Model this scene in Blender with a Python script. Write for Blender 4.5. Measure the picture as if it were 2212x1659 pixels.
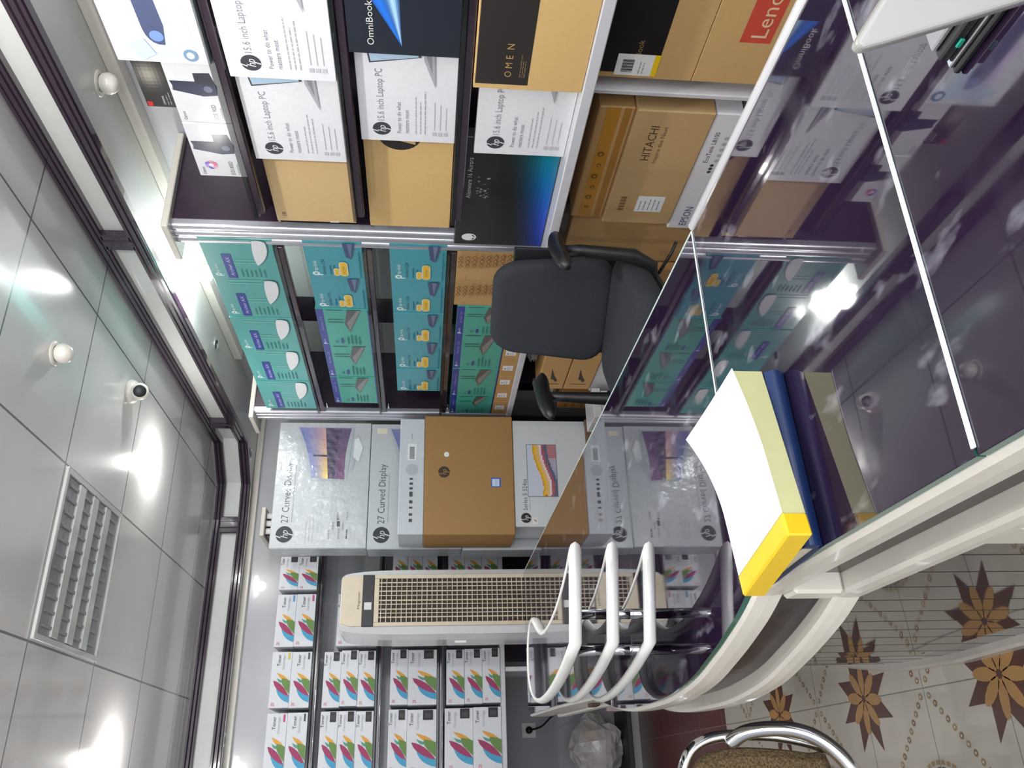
import bpy, math, random
from mathutils import Vector, Matrix
random.seed(7)
S = bpy.context.scene
COL = S.collection
for o in list(bpy.data.objects): bpy.data.objects.remove(o)

# ------------------------------------------------------------------ camera, world, light, exposure
F, CH = 1790.0, 1.41
Rr = Vector((0.902259, -0.430884, -0.016125)).normalized()      # photo "up" edge direction (portrait right)
Fw = Vector((0.430258, 0.896786, 0.103)) 
def cam_axes():
    A = Vector((-860.5, 199.0, F)).normalized()                  # world +Y in (right, up, forward)
    B = Vector((3752.91, 127.031, F)).normalized()               # world +X
    Z = -(B.cross(A))
    return B, A, Z
Bx, Ay, Cz = cam_axes()
right = Vector((Bx.x, Ay.x, Cz.x)); upv = Vector((Bx.y, Ay.y, Cz.y)); fwd = Vector((Bx.z, Ay.z, Cz.z))
cd = bpy.data.cameras.new('camera'); cam = bpy.data.objects.new('camera', cd); COL.objects.link(cam)
cd.sensor_fit = 'HORIZONTAL'; cd.sensor_width = 36.0; cd.lens = 36.0 * F / 2212.0; cd.clip_start = 0.05
X_, Y_, Z_ = (-upv).normalized(), right.normalized(), None
Z_ = X_.cross(Y_)
M = Matrix.Identity(4)
for i in range(3):
    M[i][0], M[i][1], M[i][2] = X_[i], Y_[i], Z_[i]
M.translation = (0, 0, CH)
cam.matrix_world = M
S.camera = cam
S.view_settings.view_transform = 'Standard'; S.view_settings.look = 'None'
S.view_settings.gamma = 1; S.view_settings.use_curve_mapping = False
S.view_settings.exposure = 0.0

w = bpy.data.worlds.new('world'); S.world = w; w.use_nodes = True
w.node_tree.nodes['Background'].inputs[0].default_value = (0.86, 0.92, 1.0, 1)
w.node_tree.nodes['Background'].inputs[1].default_value = 0.9

def light(name, kind, loc, energy, color=(1, 1, 1), size=0.1, rot=None, sy=None, spot=None):
    l = bpy.data.lights.new(name, kind); l.energy = energy; l.color = color
    if kind == 'AREA':
        l.size = size
        if sy: l.shape = 'RECTANGLE'; l.size_y = sy
    else:
        l.shadow_soft_size = size
    if spot: l.spot_size = spot; l.spot_blend = 0.6
    o = bpy.data.objects.new(name, l); COL.objects.link(o); o.location = loc
    if rot: o.rotation_euler = rot
    return o
R90 = math.pi / 2
light('daylight_storefront', 'AREA', (-0.3, -1.45, 1.45), 85, (0.93, 0.96, 1.0), 3.6, (R90, 0, 0), 2.2)
for _p, _e in (((1.36, 3.72, 2.615), 7), ((0.12, 3.80, 2.615), 7), ((-1.1, 2.6, 2.60), 9), ((-0.6, 0.9, 2.60), 10), ((1.0, 1.05, 2.58), 46), ((0.1, 0.6, 2.58), 14)):  # lit lamps and unseen ones; the strong one is added to brighten laptop shelves
    light('lamp_or_fill', 'POINT', _p, _e, (1, 0.98, 0.95), 0.035)
for _p, _e in (((1.96, 3.13, 2.39), 14), ((1.97, 1.05, 2.38), 9)):
    light('lamp_or_fill', 'POINT', _p, _e, (1, 1, 1), 0.04)

# ------------------------------------------------------------------ materials
def lin(c):
    return tuple(((v / 255) / 12.92 if v / 255 <= 0.04045 else ((v / 255 + 0.055) / 1.055) ** 2.4) for v in c)
def mat(name, c, rough=0.5, metal=0.0, noise=0.06, scale=30, coat=0.0, ior=1.5, emit=None, es=0, bump=0.0, trans=0.0, smudge=0.0):
    m = bpy.data.materials.new(name); m.use_nodes = True
    nt = m.node_tree; b = nt.nodes['Principled BSDF']
    c = lin(c)
    tc = nt.nodes.new('ShaderNodeTexCoord')
    n = nt.nodes.new('ShaderNodeTexNoise'); n.inputs['Scale'].default_value = scale; n.inputs['Detail'].default_value = 4
    nt.links.new(tc.outputs['Object'], n.inputs['Vector'])
    r = nt.nodes.new('ShaderNodeValToRGB')
    r.color_ramp.elements[0].position = 0.3; r.color_ramp.elements[1].position = 0.7
    r.color_ramp.elements[0].color = (*[v * (1 - noise) for v in c], 1)
    r.color_ramp.elements[1].color = (*[min(1, v * (1 + noise)) for v in c], 1)
    nt.links.new(n.outputs['Fac'], r.inputs[0]); nt.links.new(r.outputs[0], b.inputs['Base Color'])
    b.inputs['Roughness'].default_value = rough; b.inputs['Metallic'].default_value = metal
    b.inputs['IOR'].default_value = ior; b.inputs['Coat Weight'].default_value = coat; b.inputs['Coat Roughness'].default_value = 0.03
    b.inputs['Transmission Weight'].default_value = trans
    if emit:
        b.inputs['Emission Color'].default_value = (*lin(emit), 1); b.inputs['Emission Strength'].default_value = es
    if bump:
        bp = nt.nodes.new('ShaderNodeBump'); bp.inputs['Strength'].default_value = bump; bp.inputs['Distance'].default_value = 0.01
        nt.links.new(n.outputs['Fac'], bp.inputs['Height']); nt.links.new(bp.outputs[0], b.inputs['Normal'])
    if smudge:
        n2 = nt.nodes.new('ShaderNodeTexNoise'); n2.inputs['Scale'].default_value = 9; n2.inputs['Detail'].default_value = 3
        nt.links.new(tc.outputs['Object'], n2.inputs['Vector'])
        mr = nt.nodes.new('ShaderNodeMapRange'); mr.inputs[1].default_value = 0.52; mr.inputs[2].default_value = 0.75
        mr.inputs[3].default_value = rough; mr.inputs[4].default_value = rough + smudge
        nt.links.new(n2.outputs['Fac'], mr.inputs[0]); nt.links.new(mr.outputs[0], b.inputs['Roughness'])
    return m
def print_mat(name, rough, coat=0.0, bump=0.0):
    m = bpy.data.materials.new(name); m.use_nodes = True
    nt = m.node_tree; b = nt.nodes['Principled BSDF']
    a = nt.nodes.new('ShaderNodeAttribute'); a.attribute_name = 'Col'
    tc = nt.nodes.new('ShaderNodeTexCoord')
    n = nt.nodes.new('ShaderNodeTexNoise'); n.inputs['Scale'].default_value = 55; n.inputs['Detail'].default_value = 5
    nt.links.new(tc.outputs['Object'], n.inputs['Vector'])
    mr = nt.nodes.new('ShaderNodeMapRange'); mr.inputs[3].default_value = 0.93; mr.inputs[4].default_value = 1.05
    nt.links.new(n.outputs['Fac'], mr.inputs[0])
    mx = nt.nodes.new('ShaderNodeVectorMath'); mx.operation = 'SCALE'
    nt.links.new(a.outputs['Color'], mx.inputs[0]); nt.links.new(mr.outputs[0], mx.inputs['Scale'])
    nt.links.new(mx.outputs[0], b.inputs['Base Color'])
    b.inputs['Roughness'].default_value = rough; b.inputs['Coat Weight'].default_value = coat
    b.inputs['Coat Roughness'].default_value = 0.12
    if bump:
        n3 = nt.nodes.new('ShaderNodeTexNoise'); n3.inputs['Scale'].default_value = 14; n3.inputs['Detail'].default_value = 3
        nt.links.new(tc.outputs['Object'], n3.inputs['Vector'])
        bp = nt.nodes.new('ShaderNodeBump'); bp.inputs['Strength'].default_value = bump; bp.inputs['Distance'].default_value = 0.02
        nt.links.new(n3.outputs['Fac'], bp.inputs['Height']); nt.links.new(bp.outputs[0], b.inputs['Normal'])
        nt.links.new(bp.outputs[0], b.inputs['Coat Normal'])
    return m
PR = print_mat('printed_card', 0.55)
PG = print_mat('glossy_print', 0.35, 0.4)
PW = print_mat('plastic_wrapped_print', 0.4, 0.8, 0.35)
M_white = mat('white_lacquer', (226, 226, 222), 0.3, coat=0.3, noise=0.02)
M_panel = mat('white_panel_gloss', (206, 208, 204), 0.18, noise=0.02, coat=0.4)
M_wall = mat('grey_wall', (148, 148, 154), 0.5, noise=0.04, scale=4)
M_wallg = mat('pale_glossy_wall', (186, 187, 191), 0.22, noise=0.02, scale=4, coat=0.3)
M_purple = mat('dark_purple_laminate', (48, 34, 50), 0.22, noise=0.08, scale=8, coat=0.25)
M_frame = mat('dark_plum_profile', (50, 37, 50), 0.16, noise=0.1, scale=12, coat=0.7)
M_glassTop = mat('dark_backed_glass', (34, 21, 42), 0.012, noise=0.25, scale=5, coat=.8, ior=1.58, smudge=0.14)
def add_smears(m):
    nt = m.node_tree; b = nt.nodes['Principled BSDF']; tc = nt.nodes.new('ShaderNodeTexCoord'); mp = nt.nodes.new('ShaderNodeMapping')
    mp.inputs['Scale'].default_value = (26, 11, 1); nt.links.new(tc.outputs['Object'], mp.inputs[0])
    n = nt.nodes.new('ShaderNodeTexNoise'); n.inputs['Scale'].default_value = 1.0; n.inputs['Detail'].default_value = 3; nt.links.new(mp.outputs[0], n.inputs['Vector'])
    mr = nt.nodes.new('ShaderNodeMapRange'); mr.inputs[1].default_value = .60; mr.inputs[2].default_value = .78; mr.inputs[4].default_value = .55; nt.links.new(n.outputs['Fac'], mr.inputs[0])
    mix = nt.nodes.new('ShaderNodeMix'); mix.data_type = 'RGBA'; nt.links.new(mr.outputs[0], mix.inputs[0]); nt.links.new(b.inputs['Base Color'].links[0].from_socket, mix.inputs[6]); mix.inputs[7].default_value = (.42, .42, .5, 1)
    nt.links.new(mix.outputs[2], b.inputs['Base Color'])
add_smears(M_glassTop)
M_edge = mat('green_glass_edge', (40, 96, 84), 0.15, noise=0.1, coat=0.5)
M_edgeL = mat('pale_glass_edge', (196, 214, 210), 0.12, noise=0.05, coat=0.6)
M_trim = mat('cream_white_trim', (218, 213, 202), 0.28, noise=0.03, coat=0.3)
M_alu = mat('aluminium_profile', (196, 197, 205), 0.28, 0.75, noise=0.04)
M_chrome = mat('chrome', (235, 237, 240), 0.09, 1.0, noise=0.02)
M_black = mat('black_plastic', (26, 27, 30), 0.42, noise=0.15)
M_fabric = mat('charcoal_fabric', (42, 45, 52), 0.9, noise=0.25, scale=400, bump=0.15)
M_shelf = mat('dark_shelf_glass', (40, 46, 46), 0.08, noise=0.2, scale=10, coat=1.0)
M_shelf.node_tree.nodes['Principled BSDF'].inputs['Alpha'].default_value = 0.5
M_lamp = mat('lit_lamp', (255, 255, 255), 0.4, emit=(255, 253, 248), es=28)
M_opal = mat('opal_bulb', (228, 224, 214), 0.15, noise=0.02, coat=0.8)
M_cream = mat('cream_plastic', (206, 193, 170), 0.35, noise=0.03)
M_acwhite = mat('white_appliance_plastic', (225, 228, 230), 0.25, noise=0.02, coat=0.4)
M_plank = mat('white_shelf_board', (205, 205, 210), 0.35, noise=0.03)
M_cable = mat('black_cable', (22, 22, 26), 0.5)
M_brown = mat('brown_woven_fabric', (112, 92, 64), 0.9, noise=0.7, scale=220, bump=0.8)
M_vent = mat('grey_louver', (158, 156, 160), 0.3, noise=0.05, metal=0.3)
M_ltgrey = mat('light_grey_plastic', (205, 206, 204), 0.35, noise=0.03)
M_joint = mat('glare_white_joint', (236, 244, 244), 0.2, noise=0.02, coat=0.8)  # near-white base puts the glare along the pane seams into the colour
M_acryl = mat('purple_tinted_acrylic', (44, 30, 48), 0.02, noise=0.2, scale=5, coat=1.0, ior=1.7)

def bag_mat(name, c):
    m = mat(name, c, 0.12, noise=0.25, scale=12, bump=1.0, coat=0.6)
    b = m.node_tree.nodes['Principled BSDF']; b.inputs['Alpha'].default_value = 0.62
    return m
M_bag = bag_mat('clear_plastic_bag', (206, 203, 198))

# ceiling: glossy tiles with a 0.6 m grid (object coordinates are world coordinates)
def grid_mat(name, c, cl, x0, y0, s, wl, rough, coat):
    m = mat(name, c, rough, noise=0.05, scale=3, coat=coat)
    nt = m.node_tree; b = nt.nodes['Principled BSDF']
    tc = nt.nodes.new('ShaderNodeTexCoord'); sp = nt.nodes.new('ShaderNodeSeparateXYZ')
    nt.links.new(tc.outputs['Object'], sp.inputs[0])
    outs = []
    for i, off in ((0, x0), (1, y0)):
        a = nt.nodes.new('ShaderNodeMath'); a.operation = 'SUBTRACT'; a.inputs[1].default_value = off
        nt.links.new(sp.outputs[i], a.inputs[0])
        d = nt.nodes.new('ShaderNodeMath'); d.operation = 'PINGPONG'; d.inputs[1].default_value = s / 2
        nt.links.new(a.outputs[0], d.inputs[0])
        l = nt.nodes.new('ShaderNodeMath'); l.operation = 'LESS_THAN'; l.inputs[1].default_value = wl
        nt.links.new(d.outputs[0], l.inputs[0]); outs.append(l)
    mx = nt.nodes.new('ShaderNodeMath'); mx.operation = 'MAXIMUM'
    nt.links.new(outs[0].outputs[0], mx.inputs[0]); nt.links.new(outs[1].outputs[0], mx.inputs[1])
    mix = nt.nodes.new('ShaderNodeMix'); mix.data_type = 'RGBA'
    src = b.inputs['Base Color'].links[0].from_socket
    nt.links.new(mx.outputs[0], mix.inputs[0]); nt.links.new(src, mix.inputs[6]); mix.inputs[7].default_value = (*lin(cl), 1)
    nt.links.new(mix.outputs[2], b.inputs['Base Color'])
    return m
M_ceil = grid_mat('glossy_ceiling_tile', (222, 219, 218), (120, 117, 120), 0.445, 2.875, 0.6, 0.004, 0.2, 0.3)
M_tile = grid_mat('cream_floor_tile', (212, 206, 192), (150, 145, 138), 0.197, 2.01, 0.3455, 0.0018, 0.16, 0.4)
M_red = grid_mat('dull_red_floor_tile', (112, 62, 62), (150, 130, 125), 0.197, 2.01, 0.3455, 0.0018, 0.3, 0.2)

# ------------------------------------------------------------------ mesh builder
def tag(o, label=None, cat=None, group=None, kind=None):
    if label: o['label'] = label
    if cat: o['category'] = cat
    if group: o['group'] = group
    if kind: o['kind'] = kind
    return o
def empty(name, loc=(0, 0, 0), rz=0, label=None, cat=None, group=None, kind=None):
    o = bpy.data.objects.new(name, None); COL.objects.link(o); o.location = loc; o.rotation_euler = (0, 0, rz)
    o.empty_display_size = 0.05
    return tag(o, label, cat, group, kind)
_tc = {}
def text_geo(s):
    if s not in _tc:
        cu = bpy.data.curves.new('t', 'FONT'); cu.body = s; cu.resolution_u = 2; cu.size = 1
        ob = bpy.data.objects.new('t', cu); COL.objects.link(ob)
        dg = bpy.context.evaluated_depsgraph_get(); me = ob.evaluated_get(dg).to_mesh()
        v = [(p.co.x, p.co.y) for p in me.vertices]; f = [tuple(p.vertices) for p in me.polygons]
        ob.evaluated_get(dg).to_mesh_clear(); bpy.data.objects.remove(ob); bpy.data.curves.remove(cu)
        xs = [a[0] for a in v] or [0, 1]
        _tc[s] = ([(a - min(xs), b) for a, b in v], f, max(xs) - min(xs))
    return _tc[s]
EPS = 0.0006
class MB:
    def __init__(s): s.v = []; s.f = []; s.m = []; s.c = []; s.mats = []; s.sm = []; s.lay = 0
    def mi(s, m):
        if m not in s.mats: s.mats.append(m)
        return s.mats.index(m)
    def face(s, pts, m=None, c=(255, 255, 255), smooth=False):
        i = len(s.v); s.v += [tuple(p) for p in pts]; s.f.append(tuple(range(i, i + len(pts)))); s.m.append(s.mi(m or PR)); s.c.append(lin(c)); s.sm.append(smooth)
    def mesh(s, vs, fs, m=None, c=(255, 255, 255), smooth=False):
        i = len(s.v); s.v += [tuple(p) for p in vs]; k = s.mi(m or PR); cc = lin(c)
        for f in fs: s.f.append(tuple(a + i for a in f)); s.m.append(k); s.c.append(cc); s.sm.append(smooth)
    def box(s, x0, x1, y0, y1, z0, z1, m=None, c=(255, 255, 255), b=0.0015):
        b = min(b, (x1 - x0) / 4, (y1 - y0) / 4, (z1 - z0) / 4)
        V = []; idx = {}
        for ix, X in ((0, x0), (1, x1)):
            for iy, Y in ((0, y0), (1, y1)):
                for iz, Z in ((0, z0), (1, z1)):
                    dx = b if ix == 0 else -b; dy = b if iy == 0 else -b; dz = b if iz == 0 else -b
                    idx[(ix, iy, iz, 0)] = len(V); V.append((X, Y + dy, Z + dz))
                    idx[(ix, iy, iz, 1)] = len(V); V.append((X + dx, Y, Z + dz))
                    idx[(ix, iy, iz, 2)] = len(V); V.append((X + dx, Y + dy, Z))
        Fs = []
        for k, (a, b2) in ((0, (1, 2)), (1, (0, 2)), (2, (0, 1))):
            for e in (0, 1):
                q = []
                for p, r in ((0, 0), (1, 0), (1, 1), (0, 1)):
                    key = [0, 0, 0]; key[k] = e; key[a] = p; key[b2] = r; q.append(idx[(*key, k)])
                flip = (k == 1) ^ (e == 0)
                Fs.append(q[::-1] if flip else q)
        for a in range(3):                                            # edge chamfers
            o1, o2 = [(1, 2), (0, 2), (0, 1)][a]
            for p in (0, 1):
                for r in (0, 1):
                    k0 = [0, 0, 0]; k0[o1] = p; k0[o2] = r; k1 = list(k0); k1[a] = 1
                    Fs.append([idx[(*k0, o1)], idx[(*k1, o1)], idx[(*k1, o2)], idx[(*k0, o2)]])
        for ix in (0, 1):
            for iy in (0, 1):
                for iz in (0, 1): Fs.append([idx[(ix, iy, iz, k)] for k in range(3)])
        s.mesh(V, Fs, m, c)
    def up(s): s.lay += 1
    def dec(s, pts, c, m=None):                                       # flat printed polygon on the front (y = 0) face
        s.lay += 0.02
        y = -EPS * (1 + s.lay)
        s.face([(p[0], y, p[1]) for p in pts], m, c)
    def rect(s, x0, z0, x1, z1, c, m=None): s.dec([(x0, z0), (x1, z0), (x1, z1), (x0, z1)], c, m)
    def disc(s, x, z, r, c, m=None, n=28, rz=None):
        rz = rz or r
        s.dec([(x + r * math.cos(2 * math.pi * k / n), z + rz * math.sin(2 * math.pi * k / n)) for k in range(n)], c, m)
    def text(s, t, x, z, h, c, m=None, width=None, shear=0.0, y=None, clip=None):
        v, f, wd = text_geo(t); s.lay += 0.02
        yy = -EPS * (1 + s.lay); sx = (width / wd) if width else h
        if clip is not None:
            keep = [q for q in f if all(x + v[a][0] * sx < clip for a in q)]
        else: keep = f
        s.mesh([(x + (a + shear * b) * sx, yy, z + b * h) for a, b in v], keep, m, c)
    def lines(s, x, z, wd, n, dz, c, h=0.0025, m=None):               # tiny illegible printed lines
        for k in range(n):
            xx = x; end = x + wd * random.uniform(0.6, 1.0)
            while xx < end:
                l = random.uniform(0.006, 0.02); s.rect(xx, z - k * dz, min(xx + l, end), z - k * dz + h, c, m); xx += l + 0.003
    def grad(s, P, nx, nz, fn, m=None):                               # P maps (u,v) to (x,z); fn gives a colour
        s.lay += 0.02; y = -EPS * (1 + s.lay)
        for i in range(nx):
            for j in range(nz):
                u0, u1, v0, v1 = i / nx, (i + 1) / nx, j / nz, (j + 1) / nz
                pts = [P(u0, v0), P(u1, v0), P(u1, v1), P(u0, v1)]
                s.face([(p[0], y, p[1]) for p in pts], m, fn((u0 + u1) / 2, (v0 + v1) / 2))
    def sweep(s, path, prof, m=None, c=(255, 255, 255), closed=False, smooth=True, cap=True):
        # path: list of (x,y,z) lying in plan; prof: list of (offset to the left, z)
        n = len(path); k = len(prof); V = []
        for i, p in enumerate(path):
            a = Vector(path[i - 1] if (i > 0 or closed) else path[0]); b = Vector(path[(i + 1) % n] if (i < n - 1 or closed) else path[-1])
            t1 = (Vector(p) - a); t2 = (b - Vector(p))
            t1 = t1.normalized() if t1.length > 1e-9 else t2.normalized(); t2 = t2.normalized() if t2.length > 1e-9 else t1
            t = (t1 + t2).normalized(); nrm = Vector((-t.y, t.x, 0)); sc = 1 / max(0.4, t.dot(t1))
            for (o, z) in prof: V.append((p[0] + nrm.x * o * sc, p[1] + nrm.y * o * sc, p[2] + z))
        Fs = []
        for i in range(n if closed else n - 1):
            for j in range(k):
                a = i * k + j; b = i * k + (j + 1) % k; c2 = ((i + 1) % n) * k + (j + 1) % k; d = ((i + 1) % n) * k + j
                Fs.append((a, d, c2, b))
        if not closed and cap: Fs.append(tuple(range(k))); Fs.append(tuple(range((n - 1) * k, n * k))[::-1])
        s.mesh(V, Fs, m, c, smooth)
    def tube(s, pts, r, m=None, n=12, closed=False, c=(255, 255, 255)):
        P = [Vector(p) for p in pts]; N = len(P); V = []; prev = None
        for i in range(N):
            a = P[i - 1] if (i > 0 or closed) else P[0]; b = P[(i + 1) % N] if (i < N - 1 or closed) else P[-1]
            t = (b - a).normalized()
            if prev is None:
                prev = t.orthogonal().normalized()
            u = (prev - t * prev.dot(t)).normalized(); prev = u; w2 = t.cross(u)
            rr = r[i] if isinstance(r, (list, tuple)) else r
            for k in range(n):
                an = 2 * math.pi * k / n; V.append(P[i] + (u * math.cos(an) + w2 * math.sin(an)) * rr)
        Fs = []
        for i in range(N if closed else N - 1):
            for k in range(n):
                Fs.append((i * n + k, i * n + (k + 1) % n, ((i + 1) % N) * n + (k + 1) % n, ((i + 1) % N) * n + k))
        if not closed: Fs.append(tuple(range(n))[::-1]); Fs.append(tuple(range((N - 1) * n, N * n)))
        s.mesh(V, Fs, m, c, True)
    def lathe(s, prof, m=None, n=28, loc=(0, 0, 0), axis='z', c=(255, 255, 255)):
        V = []; Fs = []; k = len(prof)
        for i in range(n):
            a = 2 * math.pi * i / n
            for r, z in prof:
                p = (r * math.cos(a), r * math.sin(a), z)
                if axis == 'y': p = (p[0], p[2], p[1])
                V.append((loc[0] + p[0], loc[1] + p[1], loc[2] + p[2]))
        for i in range(n):
            for j in range(k - 1):
                Fs.append((i * k + j, ((i + 1) % n) * k + j, ((i + 1) % n) * k + j + 1, i * k + j + 1))
        s.mesh(V, Fs, m, c, True)
    def prism(s, outline, z0, z1, mt, ms, mbm=None):
        n = len(outline)
        s.face([(x, y, z1) for x, y in outline], mt); s.face([(x, y, z0) for x, y in outline][::-1], mbm or ms)
        for i in range(n):
            a = outline[i]; b = outline[(i + 1) % n]
            s.face([(a[0], a[1], z0), (b[0], b[1], z0), (b[0], b[1], z1), (a[0], a[1], z1)], ms)
    def build(s, name, parent=None, loc=None, rz=None):
        me = bpy.data.meshes.new(name); me.from_pydata(s.v, [], s.f)
        for m in s.mats: me.materials.append(m)
        me.polygons.foreach_set('material_index', s.m); me.polygons.foreach_set('use_smooth', s.sm)
        ca = me.color_attributes.new('Col', 'FLOAT_COLOR', 'CORNER')
        buf = []
        for p, c in zip(me.polygons, s.c):
            for _ in range(p.loop_total): buf += [c[0], c[1], c[2], 1.0]
        ca.data.foreach_set('color', buf)
        me.validate(); me.update()
        o = bpy.data.objects.new(name, me); COL.objects.link(o)
        if parent: o.parent = parent
        if loc: o.location = loc
        if rz is not None: o.rotation_euler = (0, 0, rz)
        return o
def copy_tree(o, parent=None):
    c = o.copy(); COL.objects.link(c)
    if parent: c.parent = parent
    for ch in [q for q in bpy.data.objects if q.parent == o]: copy_tree(ch, c)
    return c
def bez(p0, p1, p2, p3, n=8):
    return [tuple((1 - t) ** 3 * a + 3 * (1 - t) ** 2 * t * b + 3 * (1 - t) * t * t * c + t ** 3 * d for a, b, c, d in zip(p0, p1, p2, p3)) for t in [k / n for k in range(n + 1)]]

# ================================================================== SETTING
CZ = 2.66
def pattern_floor():
    b = MB(); d = 0.3455; x0 = 0.197; y0 = 2.01
    b.face([(-2.6, -1.5, 0), (2.25, -1.5, 0), (2.25, 4.03, 0), (-2.6, 4.03, 0)], M_tile)
    b.face([(-2.6, 4.03, 0), (2.25, 4.03, 0), (2.25, 5.75, 0), (-2.6, 5.75, 0)], M_red)
    br, tn, bd = (98, 62, 50), (196, 150, 92), (176, 150, 112)
    def poly(pts, c, z): b.face([(x, y, z) for x, y in pts], PG, c)
    def star(cx, cy):
        for k in range(8):
            a = math.pi / 4 * k + math.pi / 8; R_ = 0.168; e = 0.375
            poly([(cx, cy), (cx + 0.088 * math.cos(a - e), cy + 0.088 * math.sin(a - e)), (cx + R_ * math.cos(a), cy + R_ * math.sin(a)), (cx + 0.088 * math.cos(a + e), cy + 0.088 * math.sin(a + e))], br, 0.0006)
        for k in range(8):
            a = math.pi / 4 * k + math.pi / 8 + 0.30
            ca, sa = math.cos(a), math.sin(a); pts = []
            for q in range(12):
                t = 2 * math.pi * q / 12; lx = 0.058 + 0.048 * math.cos(t); ly = 0.018 * math.sin(t)
                pts.append((cx + lx * ca - ly * sa, cy + lx * sa + ly * ca))
            poly(pts, tn, 0.0011)
    def medal(cx, cy):
        for R_, wd, c in ((0.155, 0.006, bd), (0.14, 0.003, br)):
            n = 40
            for k in range(n):
                a0, a1 = 2 * math.pi * k / n, 2 * math.pi * (k + 0.72) / n
                poly([(cx + r * math.cos(a), cy + r * math.sin(a)) for r, a in ((R_ - wd, a0), (R_ + wd, a0), (R_ + wd, a1), (R_ - wd, a1))], c, 0.0006)
        for k in range(16):
            a = math.pi / 8 * k
            for r0, l, wd in ((0.09, 0.03, 0.011), (0.045, 0.02, 0.008)):
                ca, sa = math.cos(a), math.sin(a)
                poly([(cx + (r0 + l * math.cos(t)) * ca - wd * math.sin(t) * sa, cy + (r0 + l * math.cos(t)) * sa + wd * math.sin(t) * ca) for t in [math.pi / 3 * q for q in range(6)]], br if k % 2 else bd, 0.0007)
    def bead(ax, ay, bx, by):
        L = math.hypot(bx - ax, by - ay); ux, uy = (bx - ax) / L, (by - ay) / L; n = 16
        for k in range(1, n):
            t = L * k / n; cx, cy = ax + ux * t, ay + uy * t
            poly([(cx + 0.010 * math.cos(q * math.pi / 4), cy + 0.010 * math.sin(q * math.pi / 4)) for q in range(8)], bd if k % 2 else (150, 120, 92), 0.0006)
            poly([(cx + 0.004 * math.cos(q * math.pi / 2), cy + 0.004 * math.sin(q * math.pi / 2)) for q in range(4)], (235, 230, 218), 0.0010)
    for i in range(-4, 6):
        for j in range(-3, 6):
            # nodes along Y at y0 + j*d (j even, i even: star), along X at x0 + i*d
            X, Y = x0 + i * d, y0 + j * d
            if Y > 4.05 or X > 0.7 or X < -1.6: continue
            if (i + j) % 2 == 0:
                (star if i % 2 == 0 else medal)(X, Y)
            else:
                for sx, sy in ((1, 1), (1, -1)):
                    if Y + sy * d < 4.2: bead(X, Y, X + sx * d, Y + sy * d)
    o = b.build('floor'); o['kind'] = 'structure'
pattern_floor()
def struct(name, fn):
    b = MB(); fn(b); o = b.build(name); o['kind'] = 'structure'; return o
struct('ceiling', lambda b: b.box(-2.6, 2.3, -1.5, 5.8, CZ, CZ + 0.05, M_ceil, b=0))
struct('wall_right', lambda b: b.box(2.2, 2.3, -1.5, 5.8, 0, CZ, M_wallg, b=0))
struct('wall_left', lambda b: b.box(-2.6, -2.5, -1.5, 5.8, 0, CZ, M_wall, b=0))
struct('wall_back', lambda b: b.box(-2.6, 2.3, 5.72, 5.8, 0, CZ, M_wall, b=0))
struct('wall_back_upper', lambda b: (b.box(-2.5, 2.2, 5.06, 5.70, 0.98, CZ - 0.01, M_wallg, b=0)))
struct('wall_back_recess', lambda b: (b.box(0.62, 2.19, 5.06, 5.70, 0.0, 0.975, M_purple, b=0)))
struct('baseboard_back', lambda b: b.box(-2.5, 0.60, 5.695, 5.72, 0.0, 0.11, M_white))
# soffit that runs round the room: body, underside, dark frame with white panels
FP = [(1.85, -1.5), (1.85, 4.70), (1.66, 4.91), (1.44, 4.935), (-2.5, 4.935)]
def soffit(b):
    body = [(2.199, -1.5), (2.199, 5.055), (-2.5, 5.055)]
    outer = [(2.199, -1.49), (2.199, 5.055), (-2.49, 5.055)]
    path = [(x + 0.02, y + 0.0) if i < 2 else (x + 0.012, y + 0.02) for i, (x, y) in enumerate(FP)]
    # underside polygons and front faces
    quad = [((path[0]), (path[1]), (2.199, 4.70), (2.199, -1.5)), (path[1], path[2], (2.199, 5.055), (2.199, 4.70)), (path[2], path[3], (1.44, 5.055), (2.199, 5.055)), (path[3], path[4], (-2.5, 5.055), (1.44, 5.055))]
    for q in quad: b.face([(x, y, 2.468) for x, y in q][::-1], M_panel)
    for i in range(4):
        p, q = path[i], path[i + 1]
        b.face([(p[0], p[1], 2.468), (q[0], q[1], 2.468), (q[0], q[1], CZ - 0.001), (p[0], p[1], CZ - 0.001)], M_panel)
struct('trim_1', soffit)
def frame(b):
    pth = [(x, y, 0) for x, y in FP]
    def prof(z0, z1):   # ribbed profile, front is towards the room (left of travel)
        h = z1 - z0
        return [(-0.025, z0), (0.004, z0), (0.012, z0 + h * .06), (0.012, z0 + h * .24), (0.006, z0 + h * .31), (0.013, z0 + h * .38), (0.013, z0 + h * .62), (0.006, z0 + h * .69), (0.012, z0 + h * .76), (0.012, z0 + h * .94), (0.004, z1), (-0.025, z1)]
    b.sweep(pth, prof(2.455, 2.512), M_frame, smooth=False)
    b.sweep(pth, prof(2.598, 2.652), M_frame, smooth=False)
    for Y in (-0.4, 2.68, 4.43):
        b.box(1.838, 1.87, Y - 0.045, Y + 0.045, 2.50, 2.61, M_frame, b=0.004); b.box(1.833, 1.87, Y - 0.018, Y + 0.018, 2.50, 2.61, M_frame, b=0.004)
    for X in (1.41, -1.2):
        b.box(X - 0.05, X + 0.05, 4.922, 4.955, 2.50, 2.61, M_frame, b=0.004); b.box(X - 0.02, X + 0.02, 4.916, 4.955, 2.50, 2.61, M_frame, b=0.004)
struct('trim_2', frame)
struct('trim_3', lambda b: (b.box(2.14, 2.199, -1.5, 4.2, 2.425, 2.467, M_trim), b.box(-2.5, 2.19, 5.02, 5.059, 2.43, 2.467, M_trim)))

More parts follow.
